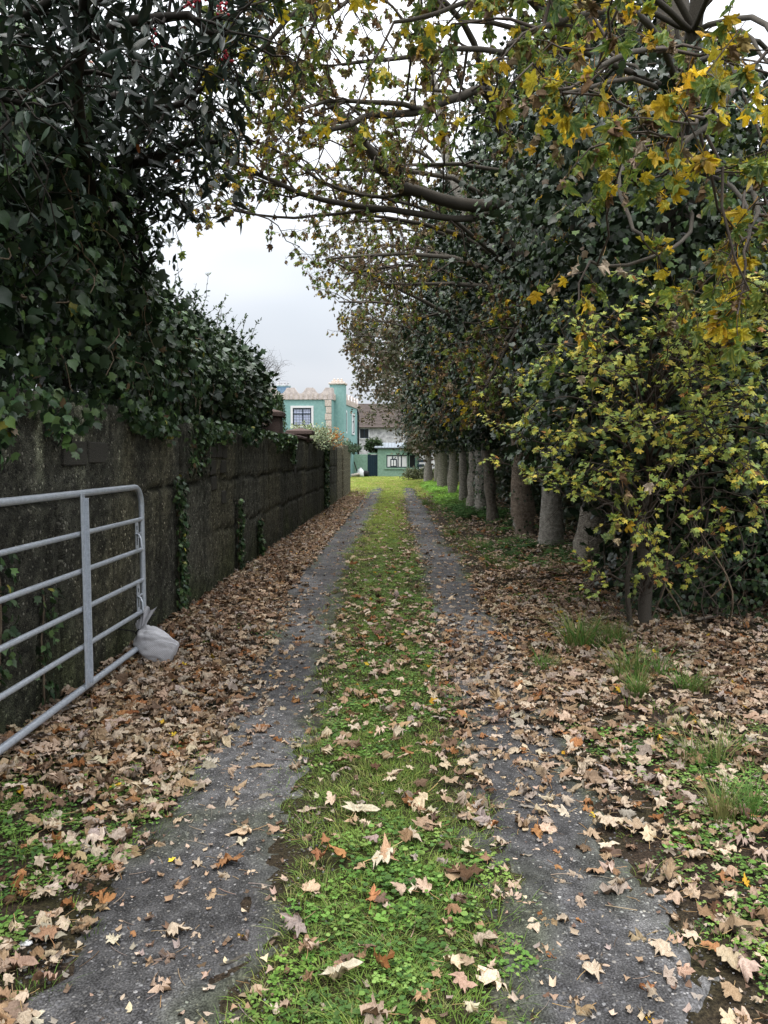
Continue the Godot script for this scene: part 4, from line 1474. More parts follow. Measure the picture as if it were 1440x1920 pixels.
func ivy_tree(k: int, at: Vector3, rad: float, lean: float, label: String, low_ivy: float) -> void:
	var r := rng_of(600 + k)
	at.y = ground_at(at.x, at.z)
	rad *= r.randf_range(.74, .92)
	lean += r.randf_range(-.07, .07)
	var t := thing("sycamore_tree", label, "tree", at, "ivy-clad trees in a row along the right of the lane")
	var off := -at
	var depth := -at.z
	var near := depth < 14.0
	# trunk, then the stem that carries on through the ivy
	var tp := PackedVector3Array()
	var tr := PackedFloat32Array()
	for j in 17:
		var y := -.12 + 2.9 * j / 16.0
		tp.append(Vector3(lean * y * .5 + nz.get_noise_2d(y * 25.0, k * 90.0) * .05, y, nz.get_noise_2d(y * 25.0, k * 90.0 + 40.0) * .05))
		tr.append(rad * (1.0 + (.35 + .5 * nz.get_noise_1d(k * 77.0)) * exp(-(y + .1) * 3.5) - .03 * y + .45 * nz.get_noise_2d(y * 70.0, k * 31.0)))
	var tm := MB.new()
	var tone := r.randf_range(.75, 1.25)
	tm.col = Color(tone, tone * .98, tone * .94)
	if k == 4: tm.col = Color(.70, .60, .53)
	if k == 6: tm.col = Color(.5, .47, .43)
	tm.tube(tp, tr, 18, false, .15)
	obj("trunk", tm, M.bark, t)
	var top := Vector3(lean * 2.0 + r.randf_range(-.5, .3), r.randf_range(8.0, 9.5), r.randf_range(-.4, .4))
	tube_part("stem", arc(tp[16] - Vector3.UP * .15, top, 0, 9, r, .04), rad * .9, rad * .3, 9, M.limb, t, .05)
	# ivy sleeve
	var lo := .5 if k == 0 else (1.7 if near else 1.55)
	var hi := 4.25 if k == 0 or k == 2 else 6.4 + r.randf() * 1.2
	var big := .95 if k == 0 else (.78 if near else 1.0)
	var one := ivy_bag()
	var many := cluster_bag("ivy_cluster" if depth < 24 else "ivy_fine", M.ivy)
	var count := 9000 if k == 0 else (4600 if depth < 12 else (3800 if depth < 18 else (2200 if depth < 24 else 1500)))
	var rad_at := func(y: float, a: float) -> float:
		var w := smoothstep(lo - .1, lo + 1.1, y) * (1.0 - .5 * smoothstep(4.2, hi, y))
		return rad + .08 + big * w * (1.0 + nz.get_noise_3d(cos(a) * 45.0 + k * 60.0, y * 40.0, sin(a) * 45.0) * .9) * (1.25 if cos(a) < 0 else .9)
	for j in count:
		var y := r.randf_range(lo, hi)
		var a := r.randf() * TAU
		if sin(a) < -.45: a = -a
		var rr: float = rad_at.call(y, a) - r.randf() * .14
		var axis := Vector3(lean * y * .4, y, 0)
		ivy_leaf(one, r, axis + Vector3(cos(a), 0, sin(a)) * rr, Vector3(cos(a), .1, sin(a)), .066 if near else .08, .74)
	for j in (900 if k == 0 else (560 if near else (760 if depth < 24 else 820))):
		var y := r.randf_range(lo + .3, hi + .2)
		var a := r.randf() * TAU
		var rr: float = rad_at.call(y, a) * r.randf_range(.35, .92)
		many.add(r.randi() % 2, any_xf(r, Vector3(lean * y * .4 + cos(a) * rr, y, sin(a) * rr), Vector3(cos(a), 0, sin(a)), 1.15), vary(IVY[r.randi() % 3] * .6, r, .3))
	if low_ivy > .0:
		for j in int(700 * low_ivy):
			var y := r.randf() * 1.8
			var a := r.randf() * TAU
			ivy_leaf(one, r, Vector3(lean * y * .5 + cos(a) * rad * 1.12, y, sin(a) * rad * 1.12), Vector3(cos(a), 0, sin(a)), .055)
	commit(one, "ivy_leaf_mass", t, 160 if k == 0 else (40 if near else 0), "ivy_leaf")
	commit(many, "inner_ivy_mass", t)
	# boughs with their leaves
	var fine := MB.new()
	var bag := syc_bag()
	var far := cluster_bag("syc_far", M.small_leaf)
	var size := .094 if k == 0 else .088
	var put := func(p: Vector3, d: Vector3) -> void:
		place_sycamore(bag, r, size, .22 if k == 0 else (.50 if depth < 11 else .62), p, d, .67 if k == 0 else .84)
	var routes := []
	var rads := []
	if k == 0:
		routes = [
			[Vector3(2.5, 2.4, -7.0), P(1255, 340, 6.4), P(1285, 200, 6.2), P(1300, 60, 6.0), P(1320, -200, 5.8)],
			[P(1285, 210, 6.2), P(1230, 60, 5.2), P(1150, 20, 4.4), P(1030, 50, 4.1), P(950, 90, 4.0)],
			[P(1285, 210, 6.2), P(1290, 120, 5.2), P(1240, 90, 4.4), P(1170, 100, 3.9), P(1100, 150, 3.7)],
			[P(1295, 120, 6.0), P(1360, 100, 4.9), P(1385, 150, 4.0), P(1340, 220, 3.5), P(1270, 275, 3.3)],
			[P(1255, 340, 6.4), P(1340, 320, 5.3), P(1395, 335, 4.5), P(1420, 385, 3.9), P(1400, 450, 3.7)],
			[P(1255, 340, 6.4), P(1200, 300, 5.6), P(1160, 330, 5.0), P(1185, 420, 4.6), P(1210, 450, 4.5)],
			[P(1255, 340, 6.4), P(1340, 330, 5.4), P(1400, 380, 4.6), P(1390, 460, 4.2)],
			[P(1290, 180, 6.2), P(1100, 100, 5.6), P(1000, 60, 5.4), P(900, 40, 5.2), P(800, 60, 5.0)],
			[P(1300, 60, 6.0), P(1150, -60, 5.2), P(1000, -60, 4.8), P(850, 10, 4.6), P(740, 40, 4.5)],
			[P(1300, 60, 6.0), P(1400, 30, 5.2), P(1460, 90, 4.5), P(1490, 190, 4.0)],
			[P(1300, 60, 6.0), P(1400, -200, 4.4), P(1300, -300, 3.2), P(1150, -250, 2.6)],
			[P(1300, 60, 6.0), P(1100, -300, 5.2), P(850, -300, 4.4), P(650, -200, 4.2), P(560, -60, 4.4)],
			[P(1255, 340, 6.4), P(1300, 420, 5.6), P(1250, 470, 4.9), P(1160, 500, 4.6), P(1110, 490, 4.5)],
			[P(1285, 210, 6.2), P(1200, 150, 5.6), P(1090, 170, 5.0), P(1010, 190, 4.8)],
			[P(1300, 60, 6.0), P(1200, 20, 5.8), P(1080, 30, 5.5), P(980, -10, 5.3)],
			[P(1295, 120, 6.0), P(1390, 60, 5.6), P(1440, 120, 5.2)],
			[P(1290, 180, 6.2), P(1250, 0, 6.2), P(1180, 80, 6.4), P(1120, 160, 6.6)],
			[P(1290, 180, 6.2), P(1380, 160, 6.0), P(1430, 260, 5.8)],
			[P(1300, 60, 6.0), P(1450, 100, 6.4), P(1480, 300, 6.2), P(1440, 420, 5.8)],
		]
		rads = [.13, .026, .022, .022, .022, .018, .018, .026, .024, .022, .022, .026, .016, .02, .022, .022, .02, .02, .022]
	elif k == 1:
		routes = [
			[Vector3(2.3, 2.6, -9.6), P(1078, 340, 8.6), P(1088, 220, 8.2), P(1100, 90, 8.0), P(1115, -150, 7.8)],
			[Vector3(2.2, 3.2, -9.6), P(965, 395, 9.8), P(880, 388, 9.5), P(790, 362, 9.1), P(728, 336, 8.8), P(695, 285, 8.6), P(650, 228, 8.4), P(590, 165, 8.2), P(520, 90, 7.8)],
			[Vector3(2.2, 3.0, -9.6), P(930, 416, 9.9), P(870, 412, 9.5), P(730, 393, 9.0), P(590, 372, 8.5), P(500, 335, 8.2), P(430, 300, 8.0)],
			[P(730, 393, 9.0), P(640, 400, 8.8), P(540, 410, 8.4), P(440, 395, 8.0)],
			[Vector3(2.1, 3.4, -9.4), P(965, 300, 9.4), P(928, 225, 9.1), P(912, 172, 8.9), P(865, 180, 8.6), P(800, 205, 8.3), P(740, 216, 8.1), P(690, 214, 7.9), P(640, 240, 7.7), P(560, 258, 7.4)],
			[P(800, 205, 8.3), P(740, 195, 8.0), P(660, 190, 7.8), P(600, 195, 7.6), P(480, 230, 7.2)],
			[P(912, 172, 8.9), P(880, 60, 8.4), P(800, -20, 7.8), P(690, -20, 7.2), P(600, 40, 6.8)],
			[P(1088, 220, 8.2), P(1020, 130, 7.6), P(900, 90, 7.0), P(760, 110, 6.6), P(640, 120, 6.4)],
			[P(1095, 150, 8.0), P(1000, 0, 7.2), P(860, -80, 6.4), P(700, -60, 6.0), P(560, 20, 5.9), P(470, 110, 5.9)],
			[P(1088, 230, 8.2), P(1130, 150, 7.6), P(1180, 120, 7.2), P(1230, 160, 7.0)],
			[P(790, 362, 9.1), P(700, 370, 8.9), P(600, 340, 8.6), P(520, 280, 8.4), P(440, 260, 8.2)],
			[P(1100, 90, 8.0), P(980, -150, 7.0), P(800, -250, 6.2), P(620, -150, 5.8), P(480, 0, 5.8)],
			[P(650, 228, 8.4), P(580, 230, 8.2), P(500, 180, 8.0), P(450, 150, 8.0)],
		]
		rads = [.085, .092, .052, .022, .065, .03, .04, .035, .04, .025, .025, .04, .02]
	else:
		var n := 11 if depth < 20 else (15 if depth < 30 else 18)
		for j in n:
			# the roof of leaves reaches across the lane, lower on its own side
			var y := 0.0
			var x := r.randf_range(-1.35 if depth < 20 else -1.6, at.x + .9)
			var drop := smoothstep(16.0, 30.0, depth) * .5
			var floor_ := 4.55 - drop if x < -1.0 else lerpf(4.5 - drop, 2.5, smoothstep(-1.0, 1.7, x))
			y = floor_ + pow(r.randf(), 1.6) * (8.2 - floor_)
			var target := Vector3(x, y, at.z + r.randf_range(-2.4, 2.4))
			if j < 3: target = Vector3(r.randf_range(.8, 1.6), r.randf_range(2.3, 3.0), at.z + r.randf_range(-1.6, 1.6))
			var y0 := clampf(y - r.randf_range(.6, 1.8), 2.3, 7.0)
			var start := at + Vector3(lean * y0 * .45, y0, 0)
			var mid := start.lerp(target, .5) + Vector3(r.randf_range(-.2, .2), r.randf_range(.1, .5), r.randf_range(-.3, .3))
			routes.append([start, mid, target])
			rads.append(r.randf_range(.03, .06))
		if k == 4:
			routes.append([at + Vector3(0, 3.2, 0), P(850, 330, 12.8), P(825, 200, 13.0), P(795, 80, 13.2), P(780, -80, 13.4)])
			rads.append(.11)
	for j in routes.size():
		var pts := route(routes[j], maxi(6, routes[j].size() * 2), off, r)
		tube_part("limb", pts, rads[j], rads[j] * .25 + .004, 9 if near else 6, M.bark if k == 4 and j == routes.size() - 1 else M.limb, t)
		var from := 2 if k < 2 and j > 0 else int(pts.size() * .3)
		if k == 0:
			bough(pts.slice(from + (2 if j > 0 else 4)), rads[j], .012, {"subs": 1.7 if j in [5, 6, 12, 13] else 5.4, "sub_len": .6, "twigs": 4, "twig_len": .24, "leaves": 6, "droop": .3}, fine, r, put)
		elif k == 1:
			bough(pts.slice(from), rads[j], .012, {"subs": 5.2, "sub_len": .75, "twigs": 5, "twig_len": .28, "leaves": 4, "droop": .15}, fine, r, put)
		elif depth < 21:
			bough(pts.slice(from), rads[j], .01, {"subs": 4.6, "sub_len": .75, "twigs": 4, "twig_len": .28, "leaves": 5, "droop": .25}, fine, r, put)
		else:
			bough(pts.slice(from), rads[j], .01, {"subs": 3.6, "sub_len": .8, "twigs": 3, "twig_len": .3, "leaves": 2, "droop": .25}, fine, r,
				func(p: Vector3, d: Vector3) -> void:
					far.add(r.randi() % 2, any_xf(r, p, d + Vector3.DOWN, r.randf_range(.8, 1.2)), vary([Color(.11, .095, .05), Color(.085, .095, .04), Color(.15, .115, .07), Color(.065, .08, .035)][r.randi() % 4], r, .3)))
	obj("twigs", fine, M.twig, t).set_meta("kind", "stuff")
	commit(bag, "foliage", t, 260 if k == 0 else (140 if k == 1 else 0), "leaf", 9.5)
	commit(far, "far_foliage", t)
	if k == 0:
		for q in [[1080, 490, 4.5, .10], [1135, 478, 4.4, .13], [1160, 495, 4.5, .09], [1090, 700, 4.9, .08], [1215, 900, 4.6, .09]]:
			var o := MeshInstance3D.new()
			o.name = "dry_leaf"
			o.mesh = shapes.dry[r.randi() % 2]
			o.material_override = tinted(M.dead, Color(.52, .42, .31))
			o.transform = leaf_xf(P(q[0], q[1], q[2]) + off, Vector3(r.randf_range(-.5, .5), -1, .2), rv(r), q[3])
			t.add_child(o, true)
			o.set_meta("label", "pale dried leaf hanging")


# ---------------------------------------------------------------- right-hand bank
func build_right_growth() -> void:
	var r := rng_of(701)
	# field maple bush
	var at := Vector3(2.02, 0, -6.25)
	var m := thing("field_maple", "yellow green field maple bush leaning out of the hedge on the right", "shrub", at)
	var off := -at
	var fine := MB.new()
	var bag := Bag.new([[shapes.maple[0], M.small_leaf], [shapes.maple[1], M.small_leaf]])
	var big := syc_bag()
	var put := func(p: Vector3, d: Vector3) -> void:
		var c: Color = [Color(.30, .36, .06), Color(.40, .42, .07), Color(.18, .25, .06), Color(.50, .42, .06), Color(.24, .31, .07)][r.randi() % 5]
		if r.randf() < .03: c = Color(.38, .18, .05)
		bag.add(r.randi() % 2, leaf_xf(p + rv(r) * .02, (d + rv(r) * .7 + Vector3.DOWN * .25).normalized(), (Vector3.UP * 1.3 + Vector3(-.2, 0, .5) + rv(r) * .45).normalized(), r.randf_range(.032, .056)), vary(c, r, .3))
	tube_part("trunk", route([at + Vector3(0, -.1, 0), at + Vector3(.03, .4, .02), at + Vector3(-.03, .9, .0), at + Vector3(.05, 1.3, .05)], 12, off, r), .055, .04, 9, M.limb, m, .12)
	tube_part("trunk", route([at + Vector3(-.05, -.1, .06), at + Vector3(-.16, .35, .12), at + Vector3(-.13, .8, .16), at + Vector3(-.26, 1.3, .2)], 10, off, r), .026, .012, 8, M.limb, m, .12)
	var a := at + Vector3(.02, 1.25, .03)
	var ends := [[1060, 640, 5.6], [1120, 660, 5.2], [1180, 700, 5.0], [1240, 660, 4.9], [1320, 690, 4.8], [1400, 660, 4.7], [1000, 780, 6.0], [1050, 740, 5.6], [1110, 800, 5.3], [1210, 790, 5.0], [1300, 770, 4.7], [1440, 800, 4.6], [1420, 720, 4.6], [1380, 850, 4.7], [1430, 620, 4.5], [1360, 590, 4.6], [1250, 560, 4.9], [1400, 960, 4.9], [1270, 870, 4.8], [965, 700, 6.4], [1010, 640, 6.0], [975, 900, 6.4], [1100, 880, 5.5], [1350, 800, 4.8], [1010, 880, 6.0], [1060, 930, 5.6], [1120, 950, 5.4], [1160, 880, 5.3],
		[1250, 940, 4.9], [1350, 920, 4.9], [1410, 890, 4.8], [1090, 1105, 5.8], [1230, 1110, 5.7], [1280, 1060, 5.6], [1390, 760, 4.6], [1290, 610, 4.8], [1400, 580, 4.6], [1430, 520, 4.6], [1130, 610, 5.4], [1200, 970, 5.0], [985, 830, 6.3], [1030, 700, 5.9], [1090, 700, 5.5], [1150, 750, 5.2], [1240, 720, 5.0], [1050, 830, 5.8], [1380, 620, 4.7], [1300, 640, 4.8], [1200, 660, 5.1], [1160, 640, 5.3]]
	for e in ends:
		var b := P(e[0], e[1], e[2])
		var start := a + Vector3(0, clampf(b.y - 1.6, -.9, .7), 0)
		var pts := route([start, start.lerp(b, .55) + Vector3(0, .12, -.1), b], 8, off, r, .02)
		tube_part("branch", pts, .014, .004, 5, M.twig, m)
		bough(pts.slice(4), .01, .003, {"subs": 5.6, "sub_len": .30, "twigs": 4, "twig_len": .12, "leaves": 6, "droop": .0}, fine, r, put)
	for e in [[1180, 950, 5.0], [1160, 900, 5.1], [1050, 690, 5.5], [1170, 985, 4.9]]:
		var p := P(e[0], e[1], e[2]) + off
		for q in 5: place_sycamore(big, r, .10, .4, p + rv(r) * .1, Vector3(-.3, -.3, .5))
	obj("twigs", fine, M.twig, m).set_meta("kind", "stuff")
	commit(bag, "foliage", m, 300, "leaf")
	commit(big, "caught_leaves", m, 20, "caught_leaf")

	# dark bank of ivy, dead stems and brambles under the nearest tree
	r = rng_of(711)
	var bank := thing("ivy_bank", "dark tangled bank of ivy and dead stems at the right edge", "ivy", Vector3(3.0, 0, -7.2))
	off = -bank.position
	var one := ivy_bag()
	var many := cluster_bag("ivy_cluster", M.ivy)
	for k in 7000:
		var x := r.randf_range(1.95, 4.6)
		var y := pow(r.randf(), 1.1) * 3.0
		var front := -6.35 + .35 * smoothstep(2.4, 4.0, x) + nz.get_noise_3d(x * 50, y * 50, 4) * .5
		ivy_leaf(one, r, Vector3(x, y, front - r.randf() * .25) + off, Vector3(-.25, .1, 1), .06, .9)
	for k in 1100:
		var x := r.randf_range(2.1, 4.8)
		var y := r.randf() * 3.2
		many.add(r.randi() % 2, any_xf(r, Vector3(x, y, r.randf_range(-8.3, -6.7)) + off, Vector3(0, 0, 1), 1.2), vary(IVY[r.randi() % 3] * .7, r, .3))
	commit(one, "leaf_mass", bank, 120, "leaf")
	commit(many, "inner_leaf_mass", bank)
	for k in 64:
		var x := r.randf_range(2.0, 4.2)
		var y0 := r.randf_range(-.05, 1.7)
		var p0 := Vector3(x, y0, -6.0 - r.randf() * .4)
		var p1 := p0 + Vector3(r.randf_range(-.35, .35), r.randf_range(.5, 1.5), r.randf_range(-.3, .2))
		tube_part("dead_stem", arc(p0 + off, p1 + off, r.randf_range(-.2, .3), 8, r, .12), r.randf_range(.004, .010), .003, 5, M.vine if k % 3 == 0 else M.twig, bank)
	var mesh_ := MB.new()
	for k in 500:
		var p0 := Vector3(r.randf_range(1.7, 4.4), r.randf_range(.0, 2.2), -6.0 - r.randf() * .7)
		mesh_.tube(arc(p0 + off, p0 + off + rv(r) * r.randf_range(.2, .7), r.randf_range(-.3, .3), 4, r, .1), taper(5, .004, .002), 3)
	obj("dead_twigs", mesh_, M.twig, bank).set_meta("kind", "stuff")

	# hedge behind the row, field side
	var parts := [["overgrown hedge behind the near trunks of the row", -8.2, -20.0, 2300], ["overgrown hedge behind the middle trunks of the row", -20.0, -33.0, 1700], ["overgrown hedge behind the far trunks of the row", -33.0, -52.0, 1600]]
	for q in parts:
		var hd := thing("hedge", q[0], "hedge", Vector3(3.9, 0, (q[1] + q[2]) * .5), "hedge behind the row of trees")
		var hb := cluster_bag("ivy_fine", M.ivy)
		var sm := MB.new()
		for k in int(q[3]):
			var z := r.randf_range(q[2], q[1])
			var x := r.randf_range(3.1, 4.9)
			var y := r.randf_range(.12, 4.4 + nz.get_noise_1d(z * 30) * .6)
			if y < 1.5 and x < 3.6 and r.randf() < .5: continue
			hb.add(r.randi() % 2, any_xf(r, Vector3(x - 3.9, y, z - hd.position.z), Vector3(-1, 0, .3), 1.7), vary([Color(.030, .05, .024), Color(.045, .066, .028), Color(.075, .07, .03)][r.randi() % 3], r, .35))
		for k in 50:
			var z := r.randf_range(q[2], q[1]) - hd.position.z
			sm.tube(arc(Vector3(r.randf_range(-.4, .4), -.05, z), Vector3(r.randf_range(-.6, .6), r.randf_range(2, 4), z + r.randf_range(-.5, .5)), 0, 5, r, .05), taper(6, .03, .008), 5)
		obj("stems", sm, M.twig, hd).set_meta("kind", "stuff")
		commit(hb, "foliage", hd)
	# shrubs at the shed end
	shrub("yard_bush", "round green bush over the top of the yard door", Vector3(P(700, 840, 59.5).x, 2.2, -59.6), Vector3(.75, .8, .6), 731, 2600, Color(.05, .085, .03), .16)
	shrub("shed_creeper", "dark creeper hanging over the right corner of the shed roof", Vector3(P(783, 840, 58).x, 2.1, -57.7), Vector3(1.0, .75, .5), 732, 2600, Color(.04, .075, .03), .16)
	shrub("bramble_clump", "low bramble clump on the grass in front of the shed corner", Vector3(P(790, 890, 48).x, .3, -49), Vector3(1.2, .55, 1.6), 733, 3000, Color(.085, .10, .04), .13)
	shrub("yard_wall_bush", "small bush at the foot of the yard wall behind the wall end", Vector3(P(662, 840, 57).x, 2.0, -56.5), Vector3(.6, .5, .6), 734, 1500, Color(.08, .12, .07), .14)


# ---------------------------------------------------------------- gate and sandbag
func rod(called: String, pts: Array, rad: float, parent: Node, sides := 12, m: Material = null) -> MeshInstance3D:
	var mb := MB.new()
	var p := PackedVector3Array(pts)
	mb.tube(p, taper(p.size(), rad, rad), sides, true)
	return obj(called, mb, m if m else M.steel, parent)

func build_gate() -> void:
	var x := -1.757
	var z0 := -1.75
	var z1 := -5.30
	var g := thing("farm_gate", "galvanised steel tubular farm gate standing open along the left wall", "gate", Vector3(x, 0, z0))
	var len := z1 - z0
	var hs := [.15, .385, .60, .815, 1.025, 1.25]
	# the outer frame is one bent tube: top, rounded corners, end stile, bottom
	var pts := [Vector3(0, hs[5], 0)]
	for k in 7:
		var a := PI / 2 * k / 6.0
		pts.append(Vector3(0, hs[5] - .13 * (1 - cos(a)), len + .13 - .13 * sin(a)))
	for k in 7:
		var a := PI / 2 * k / 6.0
		pts.append(Vector3(0, hs[0] + .13 - .13 * sin(a), len + .13 * (1 - cos(a))))
	pts.append(Vector3(0, hs[0], 0))
	pts.append(Vector3(0, hs[0] + .02, .02)); pts.append(Vector3(0, hs[5] - .02, .02))
	rod("frame", pts, .0195, g)
	for k in range(1, 5):
		rod("rail", [Vector3(0, hs[k], .02), Vector3(0, hs[k], len * .5), Vector3(0, hs[k], len + .012)], .0148, g)
	for zz in [-4.24 - z0, -2.9 - z0]:
		var u := MB.new()
		u.box(Vector3(.008, hs[5] - hs[0], .05), Transform3D(Basis(), Vector3(.024, (hs[5] + hs[0]) * .5, zz)), .002)
		u.box(Vector3(.030, hs[5] - hs[0] - .05, .007), Transform3D(Basis(), Vector3(.035, (hs[5] + hs[0]) * .5, zz - .022)), .002)
		obj("upright", u, M.steel, g)
	# slam latches on the end stile
	for q in [[hs[4], hs[3], .92], [hs[2], hs[1], .46]]:
		var p := MB.new()
		var c := Vector3(.004, (q[0] + q[1]) * .5, len + .115)
		for w in [[-.021, 0, .012, .205], [.021, 0, .012, .205]]:
			p.box(Vector3(.008, w[3], w[2]), Transform3D(Basis(), c + Vector3(0, 0, w[0])), .002)
		for w in [.085, -.085, .02]:
			p.box(Vector3(.008, .036, .0296), Transform3D(Basis(), c + Vector3(0, w, 0)), .002)
		var latch := obj("latch", p, M.steel, g)
		rod("latch_pin", [c + Vector3(0, .012, -.07), c + Vector3(.0, .012, .02), c + Vector3(.03, .008, .045), c + Vector3(.045, -.02, .055), c + Vector3(.05, -.075, .06)], .0075, latch, 8)
	rod("tie_cord", [Vector3(.0, .33, len - .02), Vector3(.03, .335, len + .0), Vector3(.0, .33, len + .03), Vector3(-.03, .332, len + .0), Vector3(.0, .336, len - .025), Vector3(.06, .34, len - .06)], .006, g, 6, M.black)

func build_sandbag() -> void:
	var neck := P(262, 1186, 5.26)
	var foot := P(318, 1236, 5.14)
	foot.y = .115
	var o := thing("sandbag", "pale grey woven sandbag tied by its neck to the end of the gate", "sandbag", Vector3(foot.x, 0, foot.z))
	var off := -o.position
	var axis := (foot - neck).normalized()
	var side := axis.cross(Vector3(0, 0, 1)).normalized()
	var up := side.cross(axis).normalized()
	var len := neck.distance_to(foot) + .03
	var mb := MB.new()
	var prof := [[-.16, .004], [-.155, .034], [-.12, .03], [-.06, .02], [-.02, .017], [.02, .03], [.06, .055], [.12, .08], [.2, .098], [.32, .108], [.46, .113], [.6, .115], [.74, .114], [.86, .112], [.95, .109], [1.0, .102], [1.012, .07], [1.014, .003]]
	var fineprof := []
	for k in prof.size() - 1:
		for j in 4: fineprof.append([lerpf(prof[k][0], prof[k + 1][0], j / 4.0), lerpf(prof[k][1], prof[k + 1][1], j / 4.0)])
	fineprof.append(prof[-1])
	prof = fineprof
	for q in prof:
		var t: float = q[0]
		var rr: float = q[1] * .9
		for s in 65:
			var a := TAU * s / 64.0
			var k := 1.0 + .10 * sin(a * 7.0 + t * 2.0) * clampf(1.0 - absf(t - .08) * 4.0, 0.0, 1.0) + nz.get_noise_2d(cos(a) * 60.0, t * 120.0 + sin(a) * 60.0) * .18 + nz.get_noise_2d(cos(a) * 190.0 + 50.0, t * 420.0 + sin(a) * 190.0) * .06 + .035 * sin(a * 11.0 + sin(t * 9.0) * 2.0) * smoothstep(.9, .1, t)
			var e := pow(absf(cos(a)), .8) * signf(cos(a))
			var f := pow(absf(sin(a)), .8) * signf(sin(a))
			var p := neck + axis * (t * len) + (side * e * 1.0 + up * f * lerpf(.95, .30, smoothstep(.45, 1.0, t))) * rr * k
			if t < 0.0: p += Vector3(.05 * -t * 3.0, .10 * -t * 3.0, 0)
			p += up * .02 * sin(t * PI)
			if p.y < .055: p.y = .055 + (p.y - .055) * .15
			mb.vert(p + off, Vector3.UP, Vector2(s / 8.0, t))
	mb.grid(65, prof.size())
	mb.orient_out((neck + foot) * .5 + off)
	obj("sack", mb, M.sack, o)
	# the loose gathered end above the tie, crumpled and twisted
	var lip := MB.new()
	for k in 7:
		var t := k / 6.0
		for s in 9:
			var u := s / 8.0 - .5
			var p := neck + Vector3(.01 + .06 * t, .02 + .155 * t, .01) + Vector3(u * (.02 + .10 * pow(t, 1.5)), sin(u * 9.0 + t * 3.0) * .012, cos(u * 14.0 + t * 4.0) * .018 * (.4 + t))
			lip.vert(p + off, Vector3.UP)
	lip.grid(9, 7); lip.orient(Vector3(0, 0, 1))
	obj("gathered_end", lip, M.sack, o)
	var tie := MB.new()
	var tp := PackedVector3Array()
	for s in 15:
		var a := TAU * s / 7.0
		tp.append(neck + off + side * cos(a) * .024 + up * sin(a) * .024 + axis * (.002 * s - .015))
	for q in [[-.04, .01, 0], [-.10, .02, .01], [-.16, .03, .02]]: tp.append(neck + off + Vector3(q[0], q[1], q[2]))
	tie.tube(tp, taper(tp.size(), .005, .004), 5, true)
	obj("tie", tie, M.black, o)


